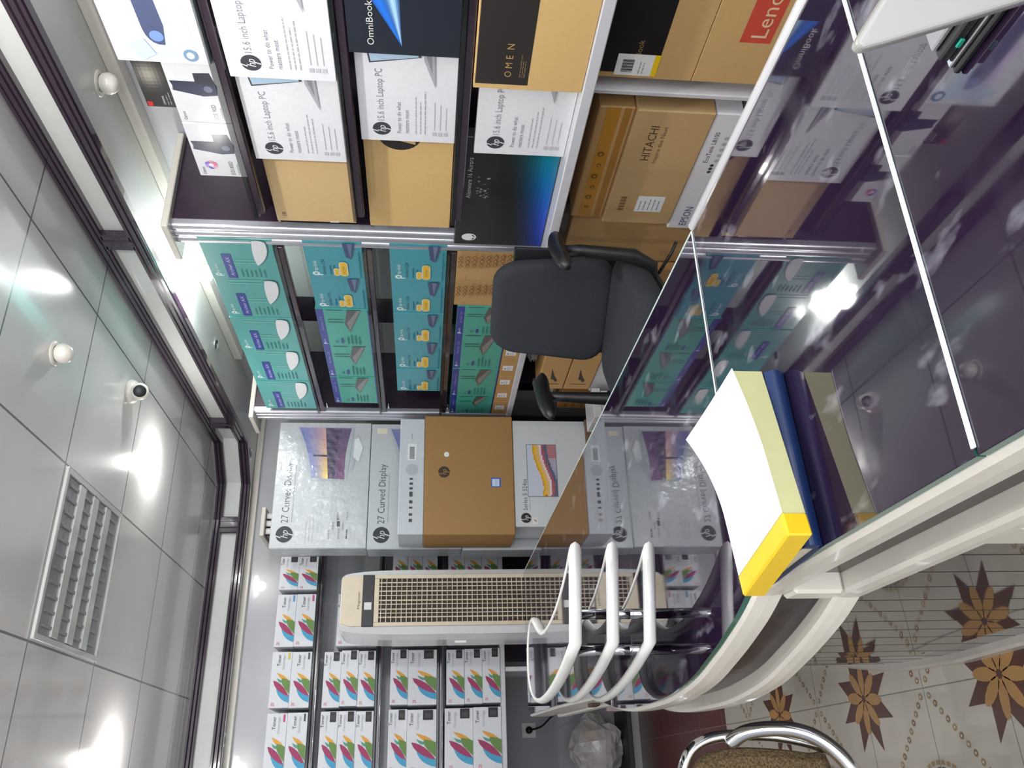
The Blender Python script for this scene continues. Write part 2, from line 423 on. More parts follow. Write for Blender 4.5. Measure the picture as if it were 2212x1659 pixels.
# ================================================================== CEILING THINGS
def louver():
    r = empty('ceiling_light', (0.745, 3.175, CZ), 0, 'square white ceiling fixture with rows of small grey louvers', 'ceiling light')
    b = MB()
    s = 0.292
    for a in ((-s, s, -s, -s + .02), (-s, s, s - .02, s), (-s, -s + .02, -s + .021, s - .021), (s - .02, s, -s + .021, s - .021)):
        b.box(a[0], a[1], a[2], a[3], -0.012, -0.001, M_panel)
    b.build('frame', r)
    for k in range(3):
        y = -0.135 + 0.135 * k
        b = MB(); b.box(-.268, .268, y - .028, y + .028, -0.012, -0.001, M_panel); b.build('bar', r)
    b = MB(); b.box(-.27, .27, -.27, .27, -0.0035, -0.0008, M_vent, b=0); b.build('reflector', r)
    for k in range(4):
        y = -0.2025 + 0.135 * k; b = MB(); b.box(-.25, .25, y - .003, y + .003, -.0046, -.0036, M_vent, b=0)
        for q in range(11):
            x = -.24 + .048 * q; b.box(x - .005, x + .005, y - .038, y + .038, -0.010, -0.0036, M_vent, b=0)
        b.build('louver_row', r)
louver()
def ceiling_bulb(x, y, z, label, lit, r=0.035):
    o = empty('ceiling_bulb', (x, y, z), 0, label, 'lamp', None)
    b = MB(); b.lathe([(0, 0), (r * 1.22, 0), (r * 1.24, -0.003), (r * 1.1, -0.006), (r * .8, -.006)], M_trim); b.build('socket_ring', o)
    b = MB(); pr = [(r * math.sin(math.pi * k / 12), -0.001 - r * (1 - math.cos(math.pi * k / 12)) * .95 + .006) for k in range(13)]
    b.lathe(pr, M_lamp if lit else M_opal); b.build('globe', o)
ceiling_bulb(1.345, 2.62, CZ, 'unlit round white bulb on the ceiling between the louver fixture and the laptop boxes', False)
ceiling_bulb(2.055, 2.10, 2.468, 'unlit round white bulb under the soffit above the black camera box', False)
def downlight(x, y, z, label, r=0.085):
    o = empty('lit_ceiling_lamp', (x, y, z), 0, label, 'lamp')
    b = MB(); b.lathe([(r * .9, 0), (r * .98, -.003), (r * .9, -.006)], M_white); b.build('rim', o)
    b = MB(); b.lathe([(0, -0.03), (r * .5, -.028), (r * .92, -.02), (r, -.002)], M_lamp); b.build('diffuser', o)
downlight(1.36, 3.72, CZ, 'bright lit round ceiling lamp nearest the corner of the soffit')
downlight(0.12, 3.80, CZ, 'bright lit round ceiling lamp at the picture edge over the toner shelves')
def spiral():
    o = empty('energy_saving_lamp', (2.03, 3.16, 2.468), 0, 'glaring lit compact lamp under the soffit above the teal router boxes', 'lamp')
    b = MB(); b.lathe([(0, 0), (.03, 0), (.028, -.03), (.02, -.035)], M_white); b.build('base', o)
    b = MB(); b.tube([(.028 * math.cos(t * .6), .028 * math.sin(t * .6), -.035 - t * .0022) for t in range(42)], .008, M_lamp, 8); b.build('spiral_tube', o)
spiral()
def eyeball(x, y, label):
    o = empty('recessed_spot', (x, y, 2.468), 0, label, 'spotlight', None)
    b = MB(); b.lathe([(.02, -.001), (.036, -.001), (.038, -.005), (.03, -.009), (.022, -.004)], M_chrome); b.build('ring', o)
    b = MB(); b.lathe([(0, -.002), (.019, -.003)], M_black); b.build('bulb', o)
eyeball(2.02, 3.80, 'small chrome recessed spot in the soffit above the far router boxes')
eyeball(1.83, 4.86, 'small dark recessed spot in the soffit corner above the monitor boxes')
eyeball(.83, 5.0, 'small chrome recessed spot in the soffit above the second toner column from the monitor boxes')
eyeball(.24, 5.0, 'small chrome recessed spot in the soffit above the last toner column at the picture edge')
def cctv():
    o = empty('security_camera', (1.53, 3.32, CZ), 0, 'small white cylindrical security camera with a black lens on the ceiling', 'camera')
    b = MB(); b.lathe([(0, 0), (.05, 0), (.052, -.012), (.045, -.03), (.03, -.04), (0, -.042)], M_trim); b.build('mount', o)
    d = Vector((-1.35, -3.3, -1.1)).normalized()
    p = Vector((0, 0, -.045))
    b = MB(); b.tube([p - d * .035, p - d * .03, p + d * .05, p + d * .056], [.02, .035, .035, .031], M_trim, 24); b.build('body', o)
    b = MB(); b.tube([p + d * .056, p + d * .058], [.026, .024], M_black, 24); b.build('lens', o)
cctv()

# ================================================================== CABINETS
def pillar_x(Y0, Y1, X, z1, label):     # aluminium pillar of three ribs, faces -X
    o = empty('divider_pillar', (X, (Y0 + Y1) / 2, 0), 0, label, 'pillar')
    w_ = (Y1 - Y0) / 3
    for k in range(3):
        b = MB(); yc = -(Y1 - Y0) / 2 + w_ * (k + .5)
        b.sweep([(0, yc, 0), (0, yc, z1)] and [(0.02, yc - 0.0001, 0.0), (0.02, yc + 0.0001, 0.0)], [(0, 0)], M_alu) if False else None
        prof = [(0.03, yc - w_ / 2)] + [(0.012 - 0.014 * math.sin(math.pi * q / 10), yc - w_ / 2 * .94 * math.cos(math.pi * q / 10)) for q in range(11)] + [(0.03, yc + w_ / 2)]
        b.prism([(p[0], p[1]) for p in prof], .945, z1, M_alu, M_alu); b.build('rib', o)
    b = MB(); b.box(.031, .399, -(Y1 - Y0) / 2, (Y1 - Y0) / 2, .945, z1, M_purple); b.build('side_panel', o)
    b = MB(); b.box(.20, .399, -(Y1 - Y0) / 2, (Y1 - Y0) / 2, 0, .944, M_purple); b.build('base_panel', o)
    return o
pillar_x(2.50, 2.61, 1.80, 2.315, 'ribbed aluminium pillar between the laptop boxes and the router boxes')
pillar_x(4.14, 4.25, 1.80, 2.315, 'ribbed aluminium pillar between the router boxes and the monitor boxes')
def plate(x0, x1, y0, y1, z, label):
    b = MB(); b.box(x0, x1, y0, y1, z, z + .024, M_trim, b=.003); tag(b.build('cap_board'), label, 'board')
plate(1.775, 2.195, 2.47, 2.68, 2.3155, 'cream cap board on the pillar beside the laptop boxes')
plate(1.765, 2.195, 4.13, 4.36, 2.3155, 'cream cap board on the pillar beside the monitor boxes')
plate(1.29, 1.46, 4.73, 5.05, 2.3155, 'cream cap board on the striped post left of the monitor boxes')
def post_y():
    o = empty('striped_post', (1.375, 4.77, 0), 0, 'white striped aluminium post behind the left side of the monitor boxes', 'pillar')
    for k in range(3):
        b = MB(); xc = -.045 + .045 * k
        b.prism([(xc + .018 * math.cos(t), .01 + .012 * math.sin(t)) for t in [2 * math.pi * q / 14 for q in range(14)]], 0, 2.313, M_white, M_white); b.build('rib', o)
    b = MB(); b.box(-.068, .068, .025, .27, 0, 2.313, M_purple); b.build('side_panel', o)
post_y()

def shelf_unit_right(name, Y0, Y1, levels, label, backs, fx=1.79):
    o = empty(name, (2.0, (Y0 + Y1) / 2, 0), 0, label, 'shelving')
    ox, oy = 2.0, (Y0 + Y1) / 2
    for (a, c, z0, z1, m) in backs:
        b = MB(); b.box(2.165 - ox, 2.195 - ox, a - oy, c - oy, z0, z1, m); b.build('back_panel', o)
    for z in levels:
        b = MB(); yc = Y1 - .19 if fx < 1.75 else Y1 - .004
        b.prism([(fx - ox, Y0 + .004 - oy), (2.16 - ox, Y0 + .004 - oy), (2.16 - ox, Y1 - .004 - oy), ((1.90 if fx < 1.75 else fx + .01) - ox, Y1 - .004 - oy), (fx - ox, yc - oy)], z - .012, z, M_shelf, M_shelf)
        s = b.build('glass_shelf', o)
        b = MB(); b.box(fx + .01 - ox, fx + .035 - ox, Y0 + .004 - oy, yc - .01 - oy, z - .036, z - .013, M_frame, b=.003); b.build('rail', s)
        b = MB(); b.tube([(1.83 - ox, Y1 - .05 - oy, z - .045), (1.83 - ox, Y1 - .0045 - oy, z - .045)], .006, M_chrome, 8); b.build('shelf_pin', s)
    return o
U1 = shelf_unit_right('laptop_shelving', 0.62, 2.498, (1.985, 1.66, 1.335), 'dark glass shelving holding the laptop boxes', [(0.62, 2.498, 0.05, 2.16, M_purple)], 1.70)
b = MB(); b.box(-.318, .16, -.939, .939, .966, .999, M_plank, b=.003); b.build('bottom_board', U1)
b = MB(); b.box(-.205, .16, .200, .218, .05, .965, M_plank, b=.003); b.build('divider_board', U1)
b = MB(); b.box(-.205, .16, -.939, .83, .40, .44, M_plank, b=.003); b.build('lower_board', U1)
U2 = shelf_unit_right('router_shelving', 2.612, 4.138, (1.98, 1.655, 1.338), 'dark glass shelving holding the teal router boxes', [(2.612, 3.56, 1.0, 2.3, M_white), (3.56, 3.80, 1.0, 2.3, M_purple), (3.80, 4.138, 1.0, 2.3, M_white), (2.612, 4.138, .05, .99, M_purple)])
b = MB(); b.box(-.212, .16, -.762, .762, .945, .975, M_plank, b=.003); b.build('bottom_board', U2)
b = MB(); b.box(-.10, .16, -.762, .762, .42, .45, M_plank, b=.003); b.build('lower_board', U2)
# toner shelving on the back wall
def toner_unit():
    o = empty('toner_shelving', (0, 4.9, 0), 0, 'white and dark glass shelving full of toner boxes', 'shelving')
    for z, T in ((1.998, 1), (1.657, 1), (1.327, 1)):
        b = MB(); b.box(-1.6, 1.30, -.14, .155, z - .012, z, M_shelf, b=.002); s = b.build('glass_shelf', o)
        b = MB(); b.box(-1.6, 1.30, -.125, -.10, z - .036, z - .013, M_frame, b=.003); b.build('rail', s)
        b = MB(); b.tube([(-1.6, -.131, z - .03), (1.30, -.131, z - .03)], .004, M_chrome, 8); b.build('chrome_strip', s)
    b = MB(); b.box(-1.6, 1.30, -.15, .155, .955, .982, M_plank, b=.003); b.build('bottom_board', o)
    b = MB(); b.box(.535, .56, -.14, .155, 0, .954, M_plank, b=.003); b.build('support_board', o)
toner_unit()

# ================================================================== PRINTED BOXES
TEAL, TEALB, TEALG = (88, 168, 164), (66, 156, 170), (70, 168, 152)
NAVY = (48, 62, 150)
def hp_logo(b, x, z, r, c, bg):
    b.disc(x, z, r, c)
    b.lay += .3
    b.text('h', x - r * .50, z - r * .42, r * 1.25, bg, width=r * .42, shear=.3)
    b.text('p', x + r * .02, z - r * .42, r * 1.25, bg, width=r * .42, shear=.3)
    b.dec([(x - r * .50, z + r * .40), (x - r * .36, z + r * .40), (x - r * .12, z + r * 1.0), (x - r * .26, z + r * 1.0)], bg)
    b.dec([(x + r * .00, z - r * .45), (x + r * .14, z - r * .45), (x - r * .04, z - r * 1.0), (x - r * .18, z - r * 1.0)], bg)
def tp_logo(b, x, z, s, c):
    b.disc(x, z, s * .5, c); b.dec([(x - .45 * s, z), (x - .2 * s, z), (x - .2 * s, z - s), (x - .45 * s, z - s * .8)], c)
    b.up(); b.disc(x + s * .02, z, s * .2, TEAL)
    b.text('tp-link', x + s * .75, z - s * .3, s * .8, c, width=s * 2.4)
def box_a(w_, h, d):
    b = MB(); b.box(0, w_, 0, d, 0, h, PG, TEAL)
    tp_logo(b, w_ * .12, h * .89, h * .085, (225, 240, 240))
    for x, z0, l in ((.41, .28, .33), (.48, .28, .33), (.88, .30, .5), (.95, .30, .5)): b.rect(w_ * x, h * z0, w_ * (x + .02), h * (z0 + l), (128, 196, 190), PG)
    b.up(); b.rect(w_ * .04, h * .625, w_ * .63, h * .76, NAVY, PG)
    b.text('Archer AX', w_ * .10, h * .66, h * .075, (196, 204, 236), PG, width=w_ * .46)
    b.lines(w_ * .08, h * .53, w_ * .24, 6, h * .065, (54, 132, 128), h=h * .022)
    b.up(); P = bez((.38, .28), (.44, .31), (.75, .32), (.98, .27), 8) + bez((.98, .27), (1.0, .22), (1.0, .15), (.95, .10), 4)[1:] + bez((.95, .10), (.8, .07), (.55, .10), (.38, .28), 10)[1:-1]
    b.dec([(w_ * (x + .012) * .98, h * (z - .02)) for x, z in P], (58, 112, 112), PG)
    b.dec([(w_ * x * .98, h * z) for x, z in P], (232, 234, 236), PG)
    return b
def box_b(w_, h, d):
    b = MB(); b.box(0, w_, 0, d, 0, h, PG, TEALB)
    tp_logo(b, w_ * .12, h * .86, h * .13, (222, 238, 242))
    b.text('Archer C54', w_ * .1, h * .68, h * .09, (24, 84, 110), PG, width=w_ * .42)
    b.lines(w_ * .1, h * .58, w_ * .3, 2, h * .07, (36, 120, 145), h=h * .03)
    for x0, x1, z, r in ((.08, .27, .49, .032), (.08, .46, .36, .058)):
        for k, (e, c) in enumerate(((.018, (232, 226, 190)), (0, (236, 190, 50)))):
            rr = h * (r + e); zc = h * z; a0, a1 = w_ * x0 + h * r, w_ * x1 - h * r
            pts = [(a1 + rr * math.cos(t), zc + rr * math.sin(t)) for t in [-R90 + math.pi * q / 8 for q in range(9)]] + [(a0 - rr * math.cos(t), zc - rr * math.sin(t)) for t in [-R90 + math.pi * q / 8 for q in range(9)]]
            b.up(); b.dec(pts, c, PG)
    b.text('AC1200', w_ * .15, h * .335, h * .06, (120, 84, 30), PG, width=w_ * .2)
    b.up(); b.dec([(w_ * .56, h * .20), (w_ * .62, h * .29), (w_ * .98, h * .33), (w_ * .98, h * .11)], (62, 78, 118), PG)
    b.up(); b.dec([(w_ * .60, h * .21), (w_ * .98, h * .25), (w_ * .98, h * .16)], (104, 122, 152), PG)
    b.lines(w_ * .05, h * .05, w_ * .8, 1, .01, (36, 120, 140), h=h * .025)
    return b
def box_c(w_, h, d):
    b = MB(); b.box(0, w_, 0, d, 0, h, PG, TEALG)
    b.rect(.001, h * .86, w_ - .001, h - .001, NAVY, PG); b.up()
    tp_logo(b, w_ * .08, h * .935, h * .06, (225, 232, 245))
    b.text('Archer C6', w_ * .45, h * .90, h * .07, (150, 165, 220), PG, width=w_ * .36)
    for x in (.66, .73, .97): b.rect(w_ * x, h * .5, w_ * (x + .014), h * .80, (34, 78, 78), PG)
    b.up(); b.dec([(w_ * .42, h * .40), (w_ * .63, h * .49), (w_ * .985, h * .41), (w_ * .985, h * .15)], (86, 88, 88), PG)
    b.up(); b.dec([(w_ * .45, h * .40), (w_ * .66, h * .44), (w_ * .985, h * .22), (w_ * .985, h * .16)], (134, 134, 132), PG)
    b.text('AC', w_ * .1, h * .66, h * .09, (28, 100, 100), PG); b.rect(w_ * .1, h * .56, w_ * .22, h * .61, NAVY, PG)
    b.lines(w_ * .08, h * .45, w_ * .30, 4, h * .075, (36, 128, 120), h=h * .03)
    b.rect(.001, .001, w_ - .001, h * .025, NAVY, PG)
    return b
def place_x(b, name, X, Y1, z, label, cat='box', group=None, rz=0.0):
    o = b if isinstance(b, bpy.types.Object) else b.build(name)
    o.location = (X, Y1, z); o.rotation_euler = (0, 0, -R90 + rz)
    return tag(o, label, cat, group)
ordn = ['nearest the aluminium pillar by the laptops', 'second', 'third', 'fourth', 'farthest, next to the monitor boxes']
G1 = 'teal router boxes in a row'
e1 = [2.565, 2.84, 3.14, 3.44, 3.76, 4.09]
ords = ['first from the laptops', 'second from the laptops', 'third from the laptops', 'fourth from the laptops', 'fifth and last, by the monitor boxes']
for k in range(5):
    w_ = e1[k + 1] - e1[k] - .002
    place_x(box_a(w_, .262, .09), 'router_box', 1.80 + .004 * (k % 2), e1[k + 1], 1.981, 'white-dome router box on the top router shelf, ' + ords[k], 'box', 'router boxes on the top shelf')
e2 = [2.565, 2.81, 3.05, 3.38, 3.70, 4.01]
for k in range(5):
    w_ = e2[k + 1] - e2[k] - .002
    f = box_b if k < 2 else box_c
    place_x(f(w_, .215 if k < 2 else .222, .09), 'router_box', 1.80 + .003 * (k % 2), e2[k + 1], 1.656, ('yellow-pill teal box' if k < 2 else 'navy-banded green router box') + ' on the second router shelf, ' + ords[k].replace('fifth and last, by the monitor boxes', 'fifth and last'), 'box', 'router boxes on the second shelf')
e3 = [2.565, 2.82, 3.07, 3.33, 3.60, 3.85]
for k in range(5):
    w_ = e3[k + 1] - e3[k] - .002
    place_x(box_b(w_, .215, .09), 'router_box', 1.80 + .003 * (k % 2), e3[k + 1], 1.339, 'yellow-pill teal box on the third router shelf, ' + ords[k].replace('fifth and last, by the monitor boxes', 'fifth and last'), 'box', 'router boxes on the third shelf')
def small_carton(w_, h, d):
    b = MB(); b.box(0, w_, 0, d, 0, h, PR, (190, 152, 100))
    for i in range(9):
        for j in range(3):
            x = w_ * .55 + w_ * .4 * j / 3; z = h * (i + .5) / 9
            s_ = h / 22
            b.dec([(x, z - s_), (x + s_ * 1.3, z), (x, z + s_), (x - s_ * 1.3, z)], (140, 98, 54)); b.up(); b.dec([(x, z - s_ * .5), (x + s_ * .6, z), (x, z + s_ * .5), (x - s_ * .6, z)], (190, 152, 100))
    b.text('TP', w_ * .1, h * .12, h * .07, (130, 95, 60)); b.text('tp-link', w_ * .1, h * .82, h * .06, (150, 115, 76))
    return b
place_x(small_carton(.215, .242, .12), 'brown_carton', 1.80, 2.80, 1.058, 'brown patterned carton above the chair back, next to the aluminium pillar', 'box', 'brown cartons on the bottom router shelf')
place_x(small_carton(.195, .242, .12), 'brown_carton', 1.803, 2.998, 1.058, 'brown patterned carton above the chair back, beside the teal router boxes', 'box', 'brown cartons on the bottom router shelf')
e4 = [3.0, 3.25, 3.585, 3.905, 4.13]
for k in range(4):
    place_x(box_c(e4[k + 1] - e4[k] - .002, .225, .09), 'router_box', 1.80 + .003 * (k % 2), e4[k + 1], 1.058, 'navy-banded router box standing on the flat brown boxes, ' + ['touching the chair back', 'second from the chair back', 'third from the chair back', 'last, by the monitor boxes'][k], 'box', 'router boxes on the bottom shelf')
for k in range(10):
    Y0 = 2.56 + .157 * k; b = MB(); b.box(0, .153, 0, .12, 0, .079, PR, (186, 146, 92))
    b.rect(.055, .016, .108, .066, (232, 234, 238)); b.up(); b.rect(.07, .05, .078, .058, (40, 60, 130)); b.lines(.06, .04, .04, 2, .01, (150, 150, 155), h=.003)
    o = place_x(b, 'flat_brown_box', 1.80, Y0 + .153, .976, 'flat brown box with white square label on the bottom board under the router boxes', 'box', 'flat brown boxes with white labels')

# ---- laptop boxes
def hp_box(w_, h, d=.028):
    b = MB(); b.box(0, w_, 0, d, 0, h, PG, (236, 237, 241))
    hp_logo(b, .052, h * .775, .0265, (60, 62, 68), (236, 237, 241))
    b.text('15.6 inch Laptop PC', .085, h * .745, .028, (140, 143, 150), PG, width=.195)
    b.text('Power to do what', .036, h * .57, .018, (130, 133, 140), PG, width=.125)
    b.text('matters most', .036, h * .49, .018, (130, 133, 140), PG, width=.095)
    b.lines(.036, h * .41, .19, 3, .013, (182, 184, 190), h=.003)
    for z in (.20, .14, .08): b.rect(.03, h * z, .045, h * z + .012, (196, 198, 204)); b.rect(.055, h * z + .005, .055 + .08 + z * .15, h * z + .007, (190, 192, 198))
    b.up()
    b.dec([(.300, h * .86), (w_ - .05, h * .92), (w_ - .06, h * .42), (.325, h * .36)], (70, 72, 80), PG)
    b.up(); b.dec([(.306, h * .845), (w_ - .058, h * .90), (w_ - .066, h * .44), (.326, h * .385)], (178, 204, 226), PG)
    b.up(); b.disc(.40, h * .52, .035, (92, 140, 206), PG)
    b.dec([(.315, h * .33), (w_ - .05, h * .37), (w_ - .02, h * .24), (.22, h * .22)], (176, 178, 184), PG)
    b.dec([(.33, h * .31), (w_ - .06, h * .345), (w_ - .05, h * .27), (.27, h * .25)], (140, 142, 148), PG)
    return b
GL = 'white laptop boxes on the shelves'
def laptop(X, Ye, z, label, tilt=.0):
    return place_x(hp_box(.47, .277), 'laptop_box', X, Ye, z, label, 'box', GL, tilt)
laptop(1.702, 1.692, 1.661, 'white laptop box on the second shelf, at the picture edge')
laptop(1.737, 2.055, 1.661, 'white laptop box on the second shelf, in front of a plain brown carton')
laptop(1.737, 1.949, 1.336, 'white laptop box between the dark blue box and a brown carton')
laptop(1.724, 1.972, 1.0, 'white laptop box between the black gold-lettered box and the black blue-glow box')
def brown_box(w_, h, d, c=(202, 162, 106)):
    b = MB(); b.box(0, w_, 0, d, 0, h, PR, c); return b
bb = brown_box(.44, .27, .04, (216, 184, 132)); bb.text('19I', .03, .235, .02, (96, 72, 48)); bb.rect(.0, .06, .006, .09, (235, 232, 225))
place_x(bb, 'brown_carton', 1.775, 2.416, 1.661, 'plain brown carton with a tiny stamped mark beside the white laptop box, second shelf', 'box')
bb = brown_box(.53, .277, .04, (220, 184, 122)); bb.disc(.462, .165, .066, (38, 34, 32)); bb.up()
bb.dec([(.437, .165), (.449, .165), (.435, .118), (.423, .118)], (220, 184, 122)); bb.dec([(.467, .165), (.479, .165), (.452, .101), (.440, .101)], (220, 184, 122))
place_x(bb, 'brown_carton', 1.775, 2.426, 1.336, 'plain brown carton with a half hidden black round logo, third shelf', 'box')
def omnibook():
    w_, h = .47, .285; b = MB(); b.box(0, w_, 0, .03, 0, h, PG, (30, 36, 48))
    T = (.03, h - .136); 
    def P(u, v):
        a = (T[0], T[1]); e0 = (.185, h - .055); e1 = (.185, h - .132)
        return (a[0] + (e0[0] - a[0]) * u + (e1[0] - e0[0]) * u * v, a[1] + (e0[1] - a[1]) * u + (e1[1] - e0[1]) * u * v)
    def col(u, v):
        k = math.exp(-((v - .75) / .18) ** 2); q = math.exp(-((v - .25) / .3) ** 2)
        return tuple(min(255, int(a * (1 - k) + c * k)) for a, c in zip((30 + 10 * q, 62 + 60 * q, 130 + 100 * q), (180, 226, 255)))
    b.grad(P, 10, 14, col, PG)
    b.up(); b.text('OmniBook', .030, h - .066, .025, (232, 232, 228), PG, width=.135)
    return b
place_x(omnibook(), 'laptop_box', 1.702, 1.588, 1.336, 'dark blue laptop box with a light blue beam and OmniBook lettering', 'box')
def omen():
    w_, h = .46, .296; b = MB(); b.box(0, w_, 0, .028, 0, h, PR, (216, 180, 120))
    b.rect(.018, h - .145, w_ * .98, h - .004, (46, 42, 40), PG); b.up()
    for k, ch in enumerate('OMEN'): b.text(ch, .045 + .031 * k, h - .098, .027, (190, 152, 92), PG)
    b.lines(.045, h - .122, .08, 3, .006, (140, 116, 76), h=.002)
    return b
place_x(omen(), 'laptop_box', 1.690, 1.674, 1.0, 'brown laptop box with black label and gold OMEN lettering', 'box')
def alien():
    w_, h = .555, .318; b = MB(); b.box(0, w_, 0, .038, 0, h, PG, (28, 29, 31))
    def col(u, v):
        t = 1 - v; e = max(0, min(1, (t - .35 - .25 * (1 - u)) / .45)) ** 1.4
        blue = (22, 70, 205); teal = (0, 128, 150); cc = tuple(a * (1 - max(0, min(1, u * 1.5 - .3))) + c * max(0, min(1, u * 1.5 - .3)) for a, c in zip(blue, teal))
        return tuple(int(28 * (1 - e) + c * e) for c in cc)
    b.grad(lambda u, v: (.003 + u * (w_ - .006), .003 + v * (h * .86)), 26, 20, col, PG)
    b.up(); b.disc(.045, h - .052, .021, (232, 236, 238), PG, rz=.026)
    b.up(); b.dec([(.030, h - .060), (.041, h - .066), (.043, h - .072), (.034, h - .068)], (40, 42, 46)); b.dec([(.060, h - .060), (.049, h - .066), (.047, h - .072), (.056, h - .068)], (40, 42, 46))
    b.text('Alienware 16 Aurora', .265, h - .045, .023, (214, 214, 214), PG, width=.20)
    for k in range(34):
        x = .27 + random.random() * .105; z = h - .085 + (random.random() - .5) * .04
        b.disc(x, z, random.uniform(.002, .005), random.choice([(120, 122, 128), (90, 92, 98), (150, 152, 158)]), PG, n=8)
    return b
place_x(alien(), 'laptop_box', 1.756, 2.492, 1.0, 'black laptop box with a blue glow and a white alien head logo', 'box')
# ---- camera boxes on the top laptop shelf
def camera_box(first):
    w_, h, d = .236, .150, .14; b = MB(); b.box(0, w_, 0, d, 0, h, PG, (226, 227, 230))
    x0 = .105
    b.dec([(x0 + .02, h * .90), (x0 + .055, h * .96), (x0 + .055, h * .50), (x0 + .02, h * .46)], (42, 48, 66), PG)
    b.dec([(x0, h * .42), (x0 + .02, h * .95), (x0 + .045, h * .92), (x0 + .045, h * .12), (x0 + .005, h * .16)], (48, 54, 76), PG)
    b.dec([(x0 + .045, h * .50), (x0 + .085, h * .50), (x0 + .088, h * .20), (x0 + .045, h * .14)], (34, 38, 52), PG)
    b.up(); b.disc(x0 + .028, h * .30, .012, (110, 120, 140), PG)
    b.text('Canon', .01, h * .86, .013, (60, 60, 66), PG); b.text('EOS 90D' if first else 'EOS 800D', .012, h * .26, .018, (110, 112, 118), PG, width=.062)
    b.text('camera', .012, h * .16, .010, (140, 100, 150) if first else (70, 150, 150), PG, width=.05)
    if not first:
        for k in range(6):
            a = math.pi / 3 * k; b.disc(.055 + .010 * math.cos(a), h * .70 + .010 * math.sin(a), .010, [(230, 150, 150), (120, 120, 210), (190, 140, 220), (90, 100, 190), (240, 170, 190), (220, 120, 150)][k], PG, n=12)
        b.up(); b.disc(.055, h * .70, .008, (240, 235, 240), PG, n=12)
    return b
place_x(camera_box(True), 'camera_box', 1.772, 1.946, 1.986, 'white camera box under the black box, next to the glaring blue-white box', 'box')
place_x(camera_box(False), 'camera_box', 1.770, 2.185, 1.986, 'white camera box with a colourful swirl, left end of the top shelf', 'box')
def blackbox():
    w_, h = .20, .085; b = MB(); b.box(0, w_, 0, .13, 0, h, PG, (40, 42, 44))
    b.grad(lambda u, v: (.002 + u * (w_ - .004), .002 + v * (h - .004)), 16, 8, lambda u, v: tuple(int(36 + c * math.exp(-((u - .62) / .22) ** 2 - ((v - .6) / .4) ** 2)) for c in (120, 118, 104)), PG)
    b.up(); b.rect(.004, h * .78, .022, h * .95, (190, 40, 40)); b.text('cinema', .012, h * .35, .012, (210, 205, 200)); b.lines(.012, h * .25, .05, 2, .008, (170, 168, 165), h=.002)
    return b
place_x(blackbox(), 'black_box', 1.785, 1.905, 2.1365, 'small black box with a red corner, lying on the white camera box', 'box')
def glarebox():
    w_, h = .40, .235; b = MB(); b.box(0, w_, 0, .12, 0, h, PG, (228, 232, 240))
    b.grad(lambda u, v: (.02 + u * .2, .03 + v * .14), 8, 8, lambda u, v: (int(236 - 60 * v * (1 - v) * 2), int(240 - 30 * v), 248), PG)
    b.up(); P = bez((.06, .10), (.055, .135), (.09, .145), (.12, .145), 6) + bez((.30, .15), (.34, .15), (.34, .10), (.30, .10), 6) + [(.12, .09)]
    b.dec(P, (74, 84, 116), PG); b.up(); b.disc(.088, .115, .017, (120, 150, 206), PG)
    b.disc(.03, .045, .02, (120, 150, 180), PG, rz=.018); b.up(); b.disc(.03, .045, .011, (228, 232, 240), PG, rz=.01)
    b.dec([(.005, .17), (.03, .13), (.08, .15), (.06, .2)], (196, 220, 238), PG)
    return b
place_x(glarebox(), 'appliance_box', 1.722, 1.675, 1.986, 'glossy blue-white box with a dark remote picture, top shelf by the picture edge', 'box')
# ---- lower cartons
def elite():
    w_, h = .46, .275; b = MB(); b.box(0, w_, 0, .3, 0, h, PR, (198, 162, 108))
    b.rect(.02, h - .165, w_ - .02, h - .004, (30, 28, 30), PG); b.up()
    b.text('EliteBook', .034, h - .108, .024, (150, 122, 78), PG, width=.102); b.up(); b.up()
    b.rect(.012, h - .150, .088, h - .045, (232, 232, 230)); b.rect(.012, h - .166, .088, h - .150, (240, 200, 20)); b.up()
    for k in range(13): b.rect(.024 + .0036 * k, h - .095, .0255 + .0036 * k + .0007 * (k % 3), h - .062, (60, 60, 60))
    b.lines(.02, h - .115, .06, 2, .01, (120, 120, 120), h=.002)
    return b
place_x(elite(), 'laptop_carton', 1.80, 1.715, .665, 'brown carton with black label, white barcode sticker and yellow strip', 'box')
def lenovo():
    w_, h = .50, .222; b = MB(); b.box(0, w_, 0, .3, 0, h, PR, (200, 164, 110))
    b.rect(.148, .045, .40, .132, (200, 74, 56)); b.up(); b.text('Lenovo', .166, .064, .062, (226, 200, 160), width=.215)
    return b
place_x(lenovo(), 'laptop_carton', 1.80, 1.715, .441, 'brown carton with a red label and pale lettering under the black-labelled carton', 'box')
def hitachi():
    w_, h = .555, .245; b = MB(); b.box(0, w_, 0, .26, 0, h, PR, (190, 158, 112), b=.004)
    b.text('HITACHI', .335, h - .085, .040, (84, 62, 42), width=.155, shear=.05); b.text('Inspire the Next', .325, h - .112, .020, (110, 84, 56), width=.165)
    b.rect(.07, .05, .155, h - .10, (230, 232, 236)); b.up(); b.lines(.08, h - .115, .06, 5, .016, (130, 132, 138), h=.003)
    for k in range(5): b.rect(.075 + .016 * k, h - .06, .085 + .016 * k, h - .04, (130, 98, 62)); 
    return b
place_x(hitachi(), 'projector_carton', 1.80, 2.392, .545, 'brown carton with HITACHI lettering and a white label', 'box')
